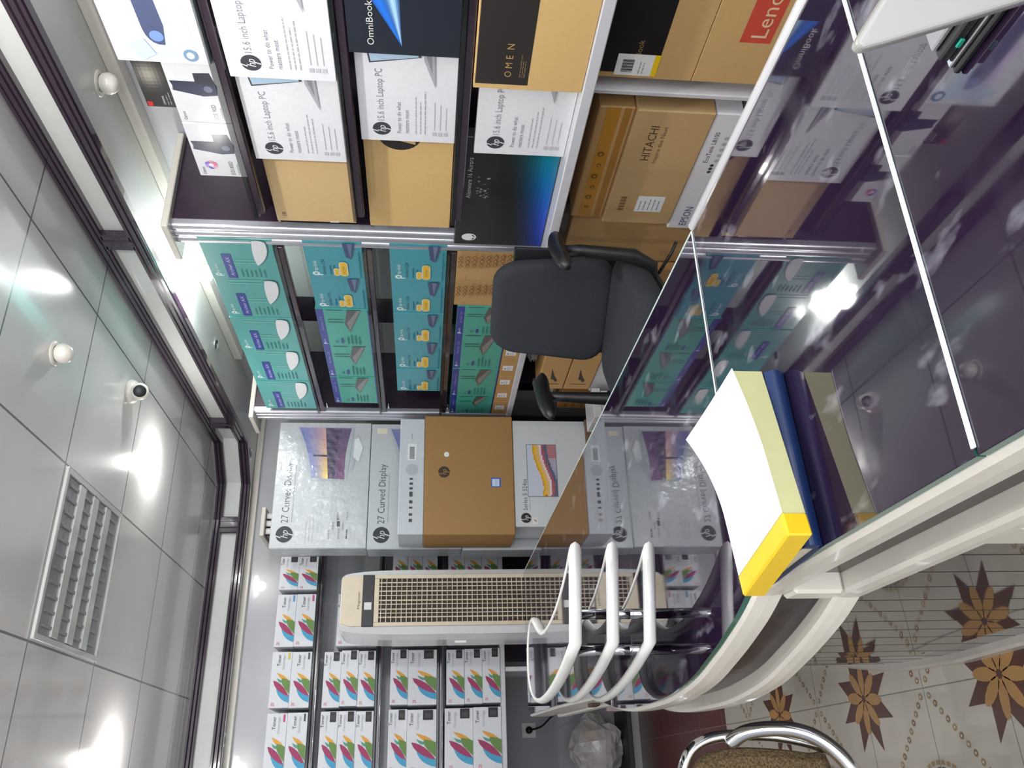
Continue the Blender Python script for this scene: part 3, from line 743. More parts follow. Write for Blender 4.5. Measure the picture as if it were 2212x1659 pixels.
def tapecarton():
    w_, h = .54, .112; b = MB(); b.box(0, w_, 0, .24, 0, h, PR, (190, 150, 98), b=.004)
    b.rect(0.002, .045, w_ - .002, .088, (190, 134, 48), PG); b.rect(.002, .012, w_ - .002, .034, (166, 118, 52), PG); b.up()
    for k in range(6): b.disc(.06 + .055 * k, .066 + .004 * (k % 2), .008 + .003 * (k % 2), (120, 84, 36), n=10); b.up(); b.disc(.06 + .055 * k, .066 + .004 * (k % 2), .005, (190, 134, 48), n=8)
    return b
place_x(tapecarton(), 'taped_carton', 1.815, 2.385, .791, 'long brown carton sealed with amber tape on the HITACHI carton', 'box')
def epson():
    w_, h = .58, .088; b = MB(); b.box(0, w_, 0, .26, 0, h, PG, (228, 228, 234), b=.004)
    b.text('EPSON', .022, .024, .038, (46, 56, 130), PG, width=.105); b.text('EcoTank L8100', .36, .050, .022, (70, 70, 76), PG, width=.14)
    for k in range(3): b.disc(.315 + .016 * k, .030, .0065, (56, 56, 60), n=10)
    for k in range(5): b.disc(.37 + .026 * k, .022, .008, (180, 180, 190), n=10)
    return b
o = place_x(epson(), 'printer_box', 1.805, 2.42, .455, 'long white printer box with EPSON lettering under the HITACHI carton', 'box')
def epson_small():
    b = MB(); b.box(0, .06, 0, .25, 0, .09, PG, (226, 226, 232)); b.text('EPSON', .005, .055, .016, (46, 56, 130)); 
    for k, c in enumerate([(220, 120, 60), (200, 60, 120), (240, 190, 60), (70, 120, 200)]): b.rect(.008 + .008 * k, .03, .015 + .008 * k, .042, c)
    return b
b = MB(); b.box(0, .27, 0, .30, 0, .84, PR, (180, 140, 88), b=.004); b.rect(.12, .002, .15, .838, (166, 122, 60)); 

# big brown cartons on the floor in front of the lower compartments
def plain(w_, h, d, c):
    b = MB(); b.box(0, w_, 0, d, 0, h, PR, c, b=.004); b.rect(w_ * .45, .004, w_ * .55, h - .004, tuple(int(v * .93) for v in c)); return b

# ---- stack of computer boxes in the corner (fronts face the room entrance, -Y)
def put_y(b, name, X0, Y, z, label, cat='box', group=None, rz=0):
    o = b if isinstance(b, bpy.types.Object) else b.build(name)
    o.location = (X0, Y, z); o.rotation_euler = (0, 0, rz); return tag(o, label, cat, group)
def sunset(u, v):
    if v > .52:
        t = (v - .52) / .48; g = max(0, 1 - u * 1.15)
        base = (110 + 50 * (1 - t), 122 + 30 * (1 - t), 176)
        glow = math.exp(-(t / .45) ** 1.5) * (.35 + .65 * g)
        c = [a * (1 - glow) + q * glow for a, q in zip(base, (252, 226 - 70 * (1 - g), 120 + 60 * t))]
        if abs(u - .44) < .012 and t < .75: c = [60, 56, 90]
        return tuple(int(q) for q in c)
    t = v / .52; n = math.sin(u * 37 + v * 50) * math.sin(u * 13 - v * 61)
    c = (98 + 26 * (1 - u) * (1 - t), 84, 116)
    if t > .35 + .4 * (1 - u) * .6: c = (84 + 30 * n, 74 + 22 * n, 98 + 20 * n)
    return tuple(int(max(0, q)) for q in c)
def monbox(wrapped):
    w_, h, d = .70, .49, .155; m = PW if wrapped else PG; b = MB()
    b.box(0, w_, 0, d, 0, h, m, (180, 185, 189), b=.004)
    hp_logo(b, .075, h - .072, .043, (40, 42, 46), (190, 194, 198))
    b.text('27 Curved Display', .135, h - .085, .052, (70, 72, 78), m, width=.33)
    b.lines(.14, h - .105, .40, 1, .01, (130, 132, 138), h=.003)
    b.lines(.04, h - .18, .17, 3, .018, (165, 168, 172), h=.004, m=m)
    for k in range(3): b.lines(.05 + .05 * k, h - .30 - .02 * k, .06, 2, .05, (150, 153, 158), h=.008)
    b.rect(.115, h - .35, .145, h - .335, (70, 72, 76)); b.rect(.15, h - .345, .16, h - .335, (100, 102, 106))
    b.lines(.05, h - .39, .06, 1, .01, (80, 82, 86), h=.006)
    c4 = [(.375, h - .195), (.375, h - .365), (.655, h - .40), (.665, h - .11)]       # bl? ordered TL, BL, BR, TR
    TL, BL, BR, TR = (.380, h - .187), (.372, h - .36), (.665, h - .385), (.668, h - .105)
    def P(u, v):
        l = (BL[0] + (TL[0] - BL[0]) * v, BL[1] + (TL[1] - BL[1]) * v); r = (BR[0] + (TR[0] - BR[0]) * v, BR[1] + (TR[1] - BR[1]) * v)
        bow = .012 * math.sin(math.pi * u) * (1 if v < .5 else -1) * abs(v - .5) * 2
        return (l[0] + (r[0] - l[0]) * u, l[1] + (r[1] - l[1]) * u + bow)
    b.up(); b.dec([(.366, h - .18), (.366, h - .37), (.672, h - .40), (.675, h - .096)], (170, 178, 184), m)
    b.up(); b.grad(P, 26, 22, sunset, m)
    b.dec([(.50, h - .40), (.60, h - .405), (.61, h - .425), (.55, h - .45), (.47, h - .43)], (214, 218, 220), m)
    b.dec([(.42, h - .385), (.50, h - .39), (.49, h - .41), (.43, h - .405)], (168, 174, 178), m)
    return b
place = put_y
place(monbox(True), 'monitor_box', 1.095, 4.265, 1.705, 'grey plastic-wrapped curved monitor box on top of the corner stack', 'box')
o = monbox(False); o.rect(.64, .405, .672, .46, (212, 206, 190)); 
place(o, 'monitor_box', 1.09, 4.265, 1.212, 'grey curved monitor box with a cream sticker, second in the corner stack', 'box')
place(plain(.70, .49, .155, (196, 200, 204)), 'monitor_box', 1.085, 4.27, .719, 'plain grey box edge behind the brown computer carton', 'box')
place(plain(.70, .715, .155, (150, 148, 146)), 'support_box', 1.08, 4.272, 0.001, 'plain grey box at the very bottom of the corner stack', 'box')
def flatbox():
    w_, h = .615, .125; b = MB(); b.box(0, w_, 0, .24, 0, h, PG, (200, 206, 212), b=.003)
    b.rect(.385, .040, .475, .085, (226, 230, 234)); b.up()
    for k in range(16): b.rect(.392 + .0042 * k, .05, .3945 + .0042 * k, .075, (70, 72, 76))
    b.disc(.335, .062, .030, (178, 184, 190)); 
    for k, (x, s_) in enumerate(((.07, .008), (.10, .006), (.135, .005), (.165, .008), (.205, .013), (.235, .006), (.26, .006), (.285, .005))): b.rect(x - s_, .056, x + s_, .072, (66, 70, 76))
    b.lines(.50, .062, .05, 1, .01, (150, 154, 160), h=.004)
    return b
place(flatbox(), 'accessory_box', 1.095, 4.0, 1.413, 'flat pale grey box with a barcode on the brown computer carton', 'box')
def tanbox():
    w_, h = .635, .455; b = MB(); b.box(0, w_, 0, .255, 0, h, PR, (160, 122, 72), b=.004)
    hp_logo(b, .325, h - .10, .030, (58, 42, 30), (160, 122, 72)); b.disc(.42, h - .112, .0135, (232, 232, 230))
    b.rect(.245, h - .388, .295, h - .338, (66, 100, 190)); b.up(); b.rect(.25, h - .38, .288, h - .343, (200, 218, 240)); b.text('intel', .253, h - .366, .012, (70, 110, 190), width=.03)
    return b
o = place(tanbox(), 'computer_carton', 1.093, 4.0, .957, 'large brown computer carton with a dark round logo and blue chip sticker', 'box')
def series():
    w_, h = .575, .385; b = MB(); b.box(0, w_, 0, .22, 0, h, PG, (206, 212, 218), b=.003)
    b.rect(.002, .0, w_ - .03, h - .002, (214, 219, 224), PG); b.up()
    hp_logo(b, .045, h - .055, .026, (30, 32, 34), (214, 219, 224)); b.text('Series 5 524sa', .085, h - .064, .032, (78, 80, 88), PG, width=.165); b.lines(.085, h - .078, .15, 1, .01, (150, 152, 158), h=.003)
    def col(u, v):
        f = u * 1.0 + .25 * math.sin(v * 3.2) ; wv = math.sin((1 - v) * 5 + u * 4.5 + math.sin(u * 6) * .8)
        t = (1 - v)
        d = t - (.18 + .5 * (1 - u) * (.6 + .3 * math.sin(u * 5)))
        if d < 0: return (206, 214, 232)
        if d < .10: return (236, 150 + int(60 * d * 10) % 60, 40)
        if d < .22: return (206, 88, 40) if wv > -.2 else (240, 190, 120)
        if d < .30: return (236, 222, 226)
        if d < .40: return (176, 96, 110)
        if d < .5: return (96, 106, 132)
        return (150 + int(50 * u), 176, 200) if u < .75 else (188, 130, 140)
    b.rect(.155, h - .225, .44, h - .068, (110, 116, 126), PG); b.up(); b.grad(lambda u, v: (.158 + .279 * u, h - .222 + .151 * v), 34, 26, col, PG)
    b.rect(.012, h - .115, .05, h - .085, (238, 232, 224)); b.up(); b.dec([(.025, h - .105), (.035, h - .092), (.037, h - .094), (.028, h - .108)], (60, 60, 60))
    return b
place(series(), 'all_in_one_box', 1.135, 4.01, .57, 'pale box with an orange swirl screen picture, under the brown computer carton', 'box')
place(plain(.60, .568, .24, (120, 100, 78)), 'support_box', 1.12, 4.005, .001, 'brown box at the very bottom below the swirl picture box', 'box')

# ---- toner boxes
LEAF = [((236, 168, 48), [(.62, .42)], [((.62, .42), (.60, .62), (.58, .85), (.50, 1.0)), ((.50, 1.0), (.47, .85), (.52, .6), (.62, .42))])]
def toner(w_, h, chip):
    b = MB(); b.box(0, w_, 0, .27, 0, h, PR, (216, 219, 224), b=.0015)
    T = lambda x, t: (w_ * x, h * (1 - t) if t < 1 else .001)
    def shape(segs, c):
        pts = []
        for s_ in segs: pts += bez(*s_, 6)[:-1]
        b.up(); b.dec([T(*p) for p in pts], c)
    shape([((.62, .30), (.60, .50), (.56, .80), (.47, .93)), ((.47, .93), (.44, .80), (.50, .48), (.62, .30))], (222, 158, 56))
    shape([((.53, .32), (.50, .42), (.49, .55), (.47, .68)), ((.47, .68), (.43, .6), (.42, .42), (.53, .32))], (84, 152, 136))
    b.up(); b.dec([T(*p) for p in bez((.52, .58), (.51, .75), (.50, .88), (.47, .985), 5) + [(.24, .985)] + bez((.24, .985), (.34, .78), (.42, .5), (.52, .58), 6)[1:-1]], (96, 134, 64))
    b.up(); b.dec([T(*p) for p in bez((.36, .32), (.22, .38), (.12, .62), (.09, .985), 6) + [(.21, .985)] + bez((.21, .985), (.26, .75), (.30, .5), (.36, .32), 4)[1:-1]], (62, 156, 198))
    shape([((.48, .15), (.47, .42), (.36, .78), (.20, .985)), ((.20, .985), (.22, .72), (.32, .22), (.48, .15))], (156, 44, 92))
    hh = min(h, .11)
    b.text('Toner', w_ * .74, h * .80 if chip is None or chip == 'k' else h * .55, hh * .24, (50, 50, 54), width=w_ * .21)
    b.text('Cartridge', w_ * .68, h * .60 if chip == 'k' else h * .34, hh * .17, (168, 172, 178), width=w_ * .26)
    if chip == 'k': b.rect(w_ * .83, h * .12, w_ * .99, h * .46, (30, 30, 32)); b.up(); b.rect(w_ * .86, h * .17, w_ * .94, h * .4, (60, 60, 64))
    else: b.rect(w_ * .86, h * .10, w_ * .98, h * .19, chip)
    b.text('ZX', w_ * .035, h * .72, hh * .22, (206, 66, 80), width=w_ * .06)
    return b
cols = {'A': (.985, 1.17), 'B': (.685, .965), 'C': (.372, .655), 'D': (.045, .352)}
cname = {'A': 'column half hidden by monitor boxes', 'B': 'second column from monitor boxes', 'C': 'third column from monitor boxes', 'D': 'column at the picture edge'}
rname = {1: 'top shelf', 2: 'second shelf', 3: 'third shelf', 4: 'bottom board'}
zs = {1: 1.999, 2: 1.658, 3: 1.328, 4: .983}
K = 'k'; YEL, MAG, CYN, GRY = (206, 196, 60), (190, 60, 130), (60, 150, 210), (80, 82, 86)
stacks = {('A', 1): [(.105, K), (.105, K)], ('B', 1): [(.105, MAG), (.105, CYN)], ('C', 1): [(.105, GRY), (.105, YEL)], ('D', 1): [(.105, GRY), (.105, MAG)],
          ('A', 3): [(.085, K)] * 3, ('B', 2): [(.11, K)] * 2, ('C', 2): [(.092, K)] * 3, ('D', 2): [(.092, K)] * 3,
          ('B', 3): [(.125, K)] * 2, ('C', 3): [(.155, K), (.095, K)], ('D', 3): [(.155, K), (.098, K)],
          ('A', 4): [(.095, K)] * 3, ('B', 4): [(.095, K)] * 3, ('C', 4): [(.098, K)] * 3, ('D', 4): [(.151, K)] * 2}
for (c, r), st in stacks.items():
    z = zs[r]
    x0, x1 = cols[c]
    if c == 'A' and r > 1: x0 = .975; x1 = 1.26
    for k, (h, chip) in enumerate(st):
        pos = {1: ['single'], 2: ['lower', 'upper'], 3: ['bottom', 'middle', 'upper']}[len(st)][k]
        b = toner(x1 - x0, h - .001, chip)
        j = random.uniform(-.004, .004)
        put_y(b, 'toner_box', x0 + j, 4.745 + random.uniform(0, .01), z, 'leaf-print toner box, %s of its stack, %s, %s' % (pos, cname[c], rname[r]), 'box', 'toner boxes on the ' + rname[r])
        z += h

# ================================================================== STANDING AIR CONDITIONER
def aircon():
    o = empty('air_conditioner', (.80, 4.12, 0), 0, 'tall white and cream floor standing air conditioner in front of the toner shelves', 'air conditioner')
    zt = 1.81
    # body: cross-section extruded with a rounded top corner profile
    sec = [(-.125, .0), (.125, .0), (.155, .03), (.172, .10), (.172, .30), (.15, .38), (-.15, .38), (-.172, .30), (-.172, .10), (-.155, .03)]
    lev = [(0.0, 1.0), (1.50, 1.0), (1.62, .985), (1.70, .955), (1.76, .91), (1.79, .87), (1.805, .80)]
    b = MB(); V = []; n = len(sec)
    for z, s_ in lev:
        for x, y in sec: V.append((x * s_ if abs(x) > .13 else x * min(1, s_ + .05), y + (.0 if y > .05 else (1 - s_) * .05), z))
    Fs = []
    for i in range(len(lev) - 1):
        for k in range(n): Fs.append((i * n + k, i * n + (k + 1) % n, (i + 1) * n + (k + 1) % n, (i + 1) * n + k))
    Fs.append(tuple(range((len(lev) - 1) * n, len(lev) * n)))
    b.mesh(V, Fs, M_acwhite); b.build('body', o)
    b = MB()
    b.prism([(-.122, -.012), (.122, -.012), (.122, .0), (-.122, .0)], .05, .395, M_cream, M_cream); b.build('lower_panel', o); b = MB()
    b.prism([(-.122, -.012), (.122, -.012), (.122, .0), (-.122, .0)], 1.60, 1.70, M_cream, M_cream) if False else None
    P = [(-.122, 1.645), (.122, 1.645), (.120, 1.76), (.108, 1.80), (-.108, 1.80), (-.120, 1.76)]
    b.mesh([(x, -.014, z) for x, z in P] + [(x, .05, z) for x, z in P], [tuple(range(6))] + [(i, i + 6, (i + 1) % 6 + 6, (i + 1) % 6) for i in range(6)] , M_cream)
    b.build('head_panel', o)
    b = MB(); b.box(-.123, .123, -.017, 0, 1.645, 1.70, M_black, b=.002); pnl = b.build('control_band', o)
    b = MB(); b.box(-.045, -.01, -.0185, -.0171, 1.655, 1.69, M_ltgrey, b=0); b.build('display', pnl)
    b = MB(); b.text('Magnum', -.04, 1.712, .016, (60, 50, 40), width=.08)
    for v in range(len(b.v)): b.v[v] = (b.v[v][0], -.0147, b.v[v][2])
    b.build('brand_lettering', o)
    # grille: recess, frame, slats and cross bars
    b = MB(); b.box(-.115, .115, -.004, -.001, .42, 1.63, M_frame if False else mat('grille_dark', (58, 50, 42), .7), b=0); b.build('grille_recess', o)
    b = MB()
    for x0, x1 in ((-.123, -.104), (.104, .123)): b.box(x0, x1, -.016, -.0045, .40, 1.644, M_cream, b=.002)
    b.box(-.1035, .1035, -.016, -.0045, 1.62, 1.644, M_cream, b=.002); b.box(-.1035, .1035, -.016, -.0045, .40, .42, M_cream, b=.002)
    b.build('grille_frame', o)
    b = MB(); z = 1.61
    while z > .425: b.box(-.1035, .1035, -.014, -.010, z - .0018, z + .0018, M_cream, b=0); z -= .0245
    b.build('grille_slats', o)
    for x in (-.062, -.02, .022, .065):
        b = MB(); b.box(x - .0018, x + .0018, -.0175, -.0145, .42, 1.62, M_cream, b=0); b.build('grille_bar', o)
    b = MB()
    for x in (-.08, -.042, .0, .044, .085): b.box(x - .003, x + .003, -.0095, -.0055, .42, 1.62, M_cream, b=0)
    b.build('inner_vanes', o)
    b = MB(); b.box(-.185, -.171, .12, .15, 1.19, 1.25, M_acwhite, b=.004); b.build('side_catch', o)
aircon()

# ================================================================== COUNTER
def catmull(P, m=4):
    out = []
    for i in range(len(P) - 1):
        p0 = P[max(0, i - 1)]; p1 = P[i]; p2 = P[i + 1]; p3 = P[min(len(P) - 1, i + 2)]
        for k in range(m):
            t = k / m
            out.append(tuple(.5 * ((2 * b_) + (-a + c) * t + (2 * a - 5 * b_ + 4 * c - d) * t * t + (-a + 3 * b_ - 3 * c + d) * t ** 3) for a, b_, c, d in zip(p0, p1, p2, p3)))
    out.append(tuple(P[-1])); return out
EXY = [(.20, -.45)] + catmull([(.20, 1.025), (.180, 1.075), (.159, 1.146), (.142, 1.215), (.122, 1.314), (.110, 1.452), (.109, 1.578), (.113, 1.725), (.124, 1.85), (.147, 1.99)], 4) + [(.168, 2.12), (.192, 2.69), (.214, 3.40)]
def counter():
    o = empty('display_counter', (.48, 1.5, 0), 0, 'long curved shop counter with cream trim, dark grooved front and mirror-like glass top', 'counter')
    L = (-.48, -1.5)
    def at(p): return (p[0] + L[0], p[1] + L[1])
    # glass tops: three panes
    ins = [(x + .007, y) for x, y in EXY]
    def pane(y0, y1, nm, x1=.764):
        pts = [p for p in ins if y0 < p[1] < y1]
        def xi(y):
            for a, c in zip(ins, ins[1:]):
                if a[1] <= y <= c[1]: return a[0] + (c[0] - a[0]) * (y - a[1]) / (c[1] - a[1])
        out = [(x1, y0), (x1, y1), (xi(y1), y1)] + pts[::-1] + [(xi(y0), y0)]
        b = MB(); b.prism([at(p) for p in out], .990, 1.0, M_glassTop, M_edge)
        # pale ground edges where panes meet and along the staff side
        return b
    b = pane(-.44, .5415, 'a'); p1 = b.build('glass_pane', o)
    b = pane(.5445, 1.0300, 'b'); p2 = b.build('glass_pane', o)
    b = pane(1.0325, 3.39, 'c'); p3 = b.build('glass_pane', o)
    def strip(x0, x1, y0, y1, z0, z1, m): 
        b = MB(); b.box(x0 + L[0], x1 + L[0], y0 + L[1], y1 + L[1], z0, z1, m, b=.001); return b
    strip(.213, .764, .5403, .5457, 1.0002, 1.0022, M_joint).build('pane_joint', o)
    strip(.213, .764, 1.0295, 1.0330, 1.0002, 1.0016, M_joint).build('pane_joint', o)
    strip(.7645, .768, 1.034, 3.39, .990, 1.001, M_edgeL).build('pane_edge', o)
    b = MB(); b.tube([(.773 + L[0], -.44 + L[1], .995), (.773 + L[0], 1.03 + L[1], .995)], .0105, mat('polished_aluminium', (244, 245, 248), .3, .1, noise=.02, coat=.6), 14); b.build('metal_edge', o)
    P3 = [(x + L[0], y + L[1], 0) for x, y in EXY]
    def rounded(d0, d1, z0, z1): return [(-d1, z0), (-d1, z1), (d0 - .006, z1), (d0 - .001, z1 - .004), (d0, (z0 + z1) / 2), (d0 - .001, z0 + .004), (d0 - .006, z0)]
    # path runs +Y; room side is -X = left
    b = MB(); b.sweep([p for p in P3 if p[1] + 1.5 <= 2.13], rounded(.0, .012, .952, .9918), M_trim, smooth=False); b.build('edge_trim', o)
    b = MB(); b.sweep([p for p in P3 if p[1] + 1.5 >= 2.12], rounded(.0, .012, .905, .9918), M_trim, smooth=False); bd = b.build('tall_trim', o)
    b = MB(); b.box(.178 + L[0] - .010, .178 + L[0], 2.30 + L[1], 2.36 + L[1], .940, .962, mat('brown_hole', (70, 46, 32), .6), b=.001); b.build('lock_slot', bd)
    b = MB(); b.sweep(P3, rounded(.004, .03, .850, .886), M_trim, smooth=False); b.build('lower_trim', o)
    b = MB(); b.sweep([(p[0] + .022, p[1], 0) for p in P3], [(-.01, .887), (0, .887), (0, .951), (-.01, .951)], mat('dark_recess_laminate', (46, 38, 42), .3, noise=.2, coat=.2), smooth=False); b.build('recess_panel', o)
    b = MB(); b.box(.197 + L[0], .24 + L[0], .995 + L[1], 1.035 + L[1], .887, .952, M_trim, b=.004); b.build('corner_block', o)
    # grooved dark front, slightly reflective, following its own base line
    BXY = [(.27, -.45)] + catmull([(.27, 1.0), (.255, 1.5), (.247, 1.9), (.242, 2.1), (.246, 2.2), (.258, 2.44), (.30, 2.71), (.365, 3.08), (.43, 3.40)], 3)
    pts = []; y = -.45
    while y < 3.40:
        for a, c in zip(BXY, BXY[1:]):
            if a[1] <= y <= c[1]: pts.append((a[0] + (c[0] - a[0]) * (y - a[1]) / (c[1] - a[1]), y)); break
        y += .10
    b = MB()
    for a, c in zip(pts, pts[1:]):
        dy = .0035
        b.face([(a[0] + .016 + L[0], a[1] + dy + L[1], .03), (c[0] + .016 + L[0], c[1] - dy + L[1], .03), (c[0] + .016 + L[0], c[1] - dy + L[1], .87), (a[0] + .016 + L[0], a[1] + dy + L[1], .87)], M_front)
        b.face([(c[0] + .016 + L[0], c[1] - dy + L[1], .03), (c[0] + .024 + L[0], c[1] + L[1], .03), (c[0] + .024 + L[0], c[1] + L[1], .87), (c[0] + .016 + L[0], c[1] - dy + L[1], .87)], M_black)
        b.face([(c[0] + .024 + L[0], c[1] + L[1], .03), (c[0] + .016 + L[0], c[1] + dy + L[1], .03), (c[0] + .016 + L[0], c[1] + dy + L[1], .87), (c[0] + .024 + L[0], c[1] + L[1], .87)], M_black)
    b.build('grooved_front', o)
    b = MB(); b.sweep([(x + L[0], y + L[1], 0) for x, y in BXY], [(-.03, .001), (-.03, .045), (.0, .045), (.006, .035), (.006, .001)], M_trim, smooth=False); b.build('base_trim', o)
    b = MB(); b.box(.232 + L[0], .285 + L[0], .83 + L[1], .90 + L[1], .046, .849, M_trim, b=.004); b.build('front_post', o)
    # carcass and underside
    out = [at((x + .02, y)) for x, y in EXY]
    b = MB(); b.prism([at((.75, -.44)), at((.75, 3.38))] + out[::-1], .968, .9885, M_purple, M_purple); b.build('top_board', o)
    b = MB(); b.prism([at((.75, -.44)), at((.75, 3.38))] + [at((x + .035, y)) for x, y in EXY][::-1], .852, .862, M_trim, M_trim); b.build('soffit_board', o)
    b = MB(); b.box(.70 + L[0], .72 + L[0], -.44 + L[1], 3.36 + L[1], .03, .967, M_purple); b.build('staff_side_panel', o)
M_front = mat('dark_glossy_grooved_laminate', (44, 36, 42), .05, noise=.25, scale=6, coat=.8, ior=1.6)
counter()
# three-tier riser on the glass
def riser():
    o = empty('display_riser', (.21, 1.40, 1.0), 0, 'three tier curved white-edged display riser on chrome poles at the curved end of the counter', 'display stand')
    L = (-.21, -1.40)
    base = [(.315, 1.245), (.183, 1.290)] + bez((.183, 1.29), (.152, 1.40), (.131, 1.54), (.133, 1.66), 7)[1:] + bez((.133, 1.66), (.137, 1.76), (.162, 1.82), (.205, 1.83), 6)[1:] + bez((.205, 1.83), (.25, 1.83), (.29, 1.81), (.297, 1.75), 6)[1:] + bez((.297, 1.75), (.29, 1.70), (.245, 1.66), (.244, 1.56), 6)[1:] + bez((.244, 1.56), (.243, 1.45), (.27, 1.33), (.315, 1.245), 7)[1:-1]
    out = [(x + L[0], y + L[1]) for x, y in base]
    for z in (.187, .129, .071):
        b = MB(); b.prism(out, z - .004, z - .001, M_acryl, M_acryl); t = b.build('tier', o)
        b = MB(); ccw = out
        pr = [(-.004, z - .016), (.0, z - .019), (.004, z - .015), (.006, z - .008), (.004, z - .0015), (.0, z + .001), (-.004, z)]
        # orientation of the outline decides which side is outside; both sides look the same
        b.sweep([(x, y, 0) for x, y in ccw], pr, M_white, closed=True, smooth=True); b.build('white_edging', t)
    for x, y in ((.241, 1.374), (.187, 1.398)):
        b = MB(); b.tube([(x + L[0], y + L[1], 0.0005), (x + L[0], y + L[1], .18)], .0085, M_chrome, 16); b.build('pole', o)
riser()
# books on the counter
def book():
    o = empty('blue_ledger', (.305, .885, 1.0), math.radians(4), 'thick blue hardback ledger lying under the yellow pad on the counter', 'book')
    b = MB(); b.sweep([(-.105, 0, 0), (.105, 0, 0)], [(.07 - .075, .0)], M_black) if False else None
    n = 10; pr = [(.082, .0008)] + [(-.072 - .006 * math.sin(math.pi * k / n), .0008 + .0232 * k / n) for k in range(n + 1)] + [(.082, .024), (.082, .0205), (-.066, .0205), (-.066, .0043), (.082, .0043)]
    M_blue = mat('blue_cloth_cover', (22, 46, 92), .4, noise=.12, scale=60, coat=.2)
    V = [(-.104, y, z) for y, z in pr] + [(.104, y, z) for y, z in pr]; k = len(pr)
    b.mesh(V, [(i, (i + 1) % k, (i + 1) % k + k, i + k) for i in range(k)], M_blue, smooth=False)
    # end caps as quads strips (top cover, bottom cover, spine)
    for X in (-.104, .104):
        b.face([(X, .082, .0205), (X, -.066, .0205), (X, -.075, .024), (X, .082, .024)], M_blue); b.face([(X, .082, .0008), (X, -.075, .0008), (X, -.066, .0043), (X, .082, .0043)], M_blue)
        b.face([(X, -.066, .0043), (X, -.066, .0205), (X, -.076, .020), (X, -.078, .0125), (X, -.076, .005)], M_blue)
    b.build('cover', o)
    b = MB(); b.box(-.101, .101, -.0655, .078, .0045, .0203, PR, (214, 206, 180), b=0); b.build('pages', o)
book()
def pad():
    o = empty('yellow_pad', (.297, .874, 1.0245), math.radians(13), 'cream paged pad with yellow bound end and curling white top sheet', 'notepad')
    def lift(u, v):     # u along X 0..1, v along Y 0..1
        return .010 * max(0, (u - .4) / .6) ** 1.5 + .004 * max(0, (u - .5) / .5) ** 2 * v
    def slab(z0, z1, x0, x1, y0, y1, m, c, nm, curl=0.0, n=14, mm=None):
        b = MB(); V = []
        for s_ in (0, 1):
            for i in range(n + 1):
                for j in range(5):
                    u, v = i / n, j / 4; zz = z0 + (lift(u, v) * (z0 > .003 or 0) if s_ == 0 else 0)
                    if s_ == 1: zz = z1 + lift(u, v) * (1 + curl * v * u)
                    V.append((x0 + (x1 - x0) * u, y0 + (y1 - y0) * v, zz))
        K_ = (n + 1) * 5; Fs = []
        for i in range(n):
            for j in range(4):
                a = i * 5 + j; Fs.append((a, a + 1, a + 6, a + 5)); Fs.append((K_ + a, K_ + a + 5, K_ + a + 6, K_ + a + 1))
        for i in range(n):
            for j in (0, 4): a = i * 5 + j; Fs.append((a, a + 5, K_ + a + 5, K_ + a))
        for j in range(4):
            for i in (0, n): a = i * 5 + j; Fs.append((a, a + 1, K_ + a + 1, K_ + a))
        b.mesh(V, Fs, m, c, False); return b.build(nm, o)
    slab(.0008, .025, -.082, .104, -.077, .062, PR, (206, 204, 150), 'pages')
    slab(.0255, .0262, -.082, .107, -.078, .066, PR, (252, 252, 254), 'top_sheet', curl=.9)
    b = MB(); b.box(-.108, -.0825, -.080, .065, .0008, .0275, PG, (236, 196, 26), b=.002); b.build('bound_end', o)
pad()
# monitor housing and stacked device at the near right end of the counter
def device():
    o = empty('card_terminal', (.62, .32, 1.0), 0, 'dark and silver layered device lying on the glass under the white monitor housing', 'electronic device')
    L = Vector((.62, .32, 1.0))
    for k, (x0, z0, z1, m, nm) in enumerate(((.484, .0008, .006, M_black, 'base'), (.488, .0063, .010, M_chrome, 'silver_band'), (.492, .0103, .019, M_black, 'middle'), (.500, .0193, .024, M_vent, 'deck'))):
        b = MB(); b.box(x0 - L.x, .76 - L.x, .10 - L.y, .44 - .002 * k - L.y, z0, z1, m, b=.0015); b.build(nm, o)
    b = MB(); b.box(.512 - L.x, .75 - L.x, .12 - L.y, .425 - L.y, .0242, .027, M_ltgrey, b=.001); b.build('light_top_plate', o)
    b = MB(); b.box(.4895 - L.x, .4918 - L.x, .412 - L.y, .420 - L.y, .0115, .0150, mat('teal_indicator', (30, 150, 130), .3), b=.001); b.build('teal_light', o)
device()
def housing():
    b = MB(); M_ = mat('warm_white_housing', (162, 160, 156), .35, noise=.02, coat=.2)
    # screen slab seen from behind, tilted; a real 3 cm thick rounded slab
    front = [(0.3473, 0.2982, 1.1856), (0.3504, 0.2966, 1.1841), (0.3699, 0.2857, 1.1708), (0.4095, 0.2638, 1.1458), (0.4212, 0.2441, 1.0239), (0.3797, 0.2661, 1.042), (0.3653, 0.279, 1.0942), (0.3558, 0.2879, 1.132), (0.3468, 0.2966, 1.1697), (0.3441, 0.2993, 1.1821)]
    th = Vector((.0045, .009, -.001))
    n = len(front)
    V = [Vector(p) for p in front] + [Vector(p) + th for p in front]
    b.mesh(V, [tuple(range(n)), tuple(range(n, 2 * n))[::-1]] + [(i, n + i, n + (i + 1) % n, (i + 1) % n) for i in range(n)], M_)
    o = b.build('monitor_housing'); tag(o, 'rounded white monitor housing leaning in over the counter at the picture edge', 'monitor')
    bm = o.modifiers.new('bevel', 'BEVEL'); bm.width = .003; bm.segments = 3; bm.limit_method = 'ANGLE'
housing()

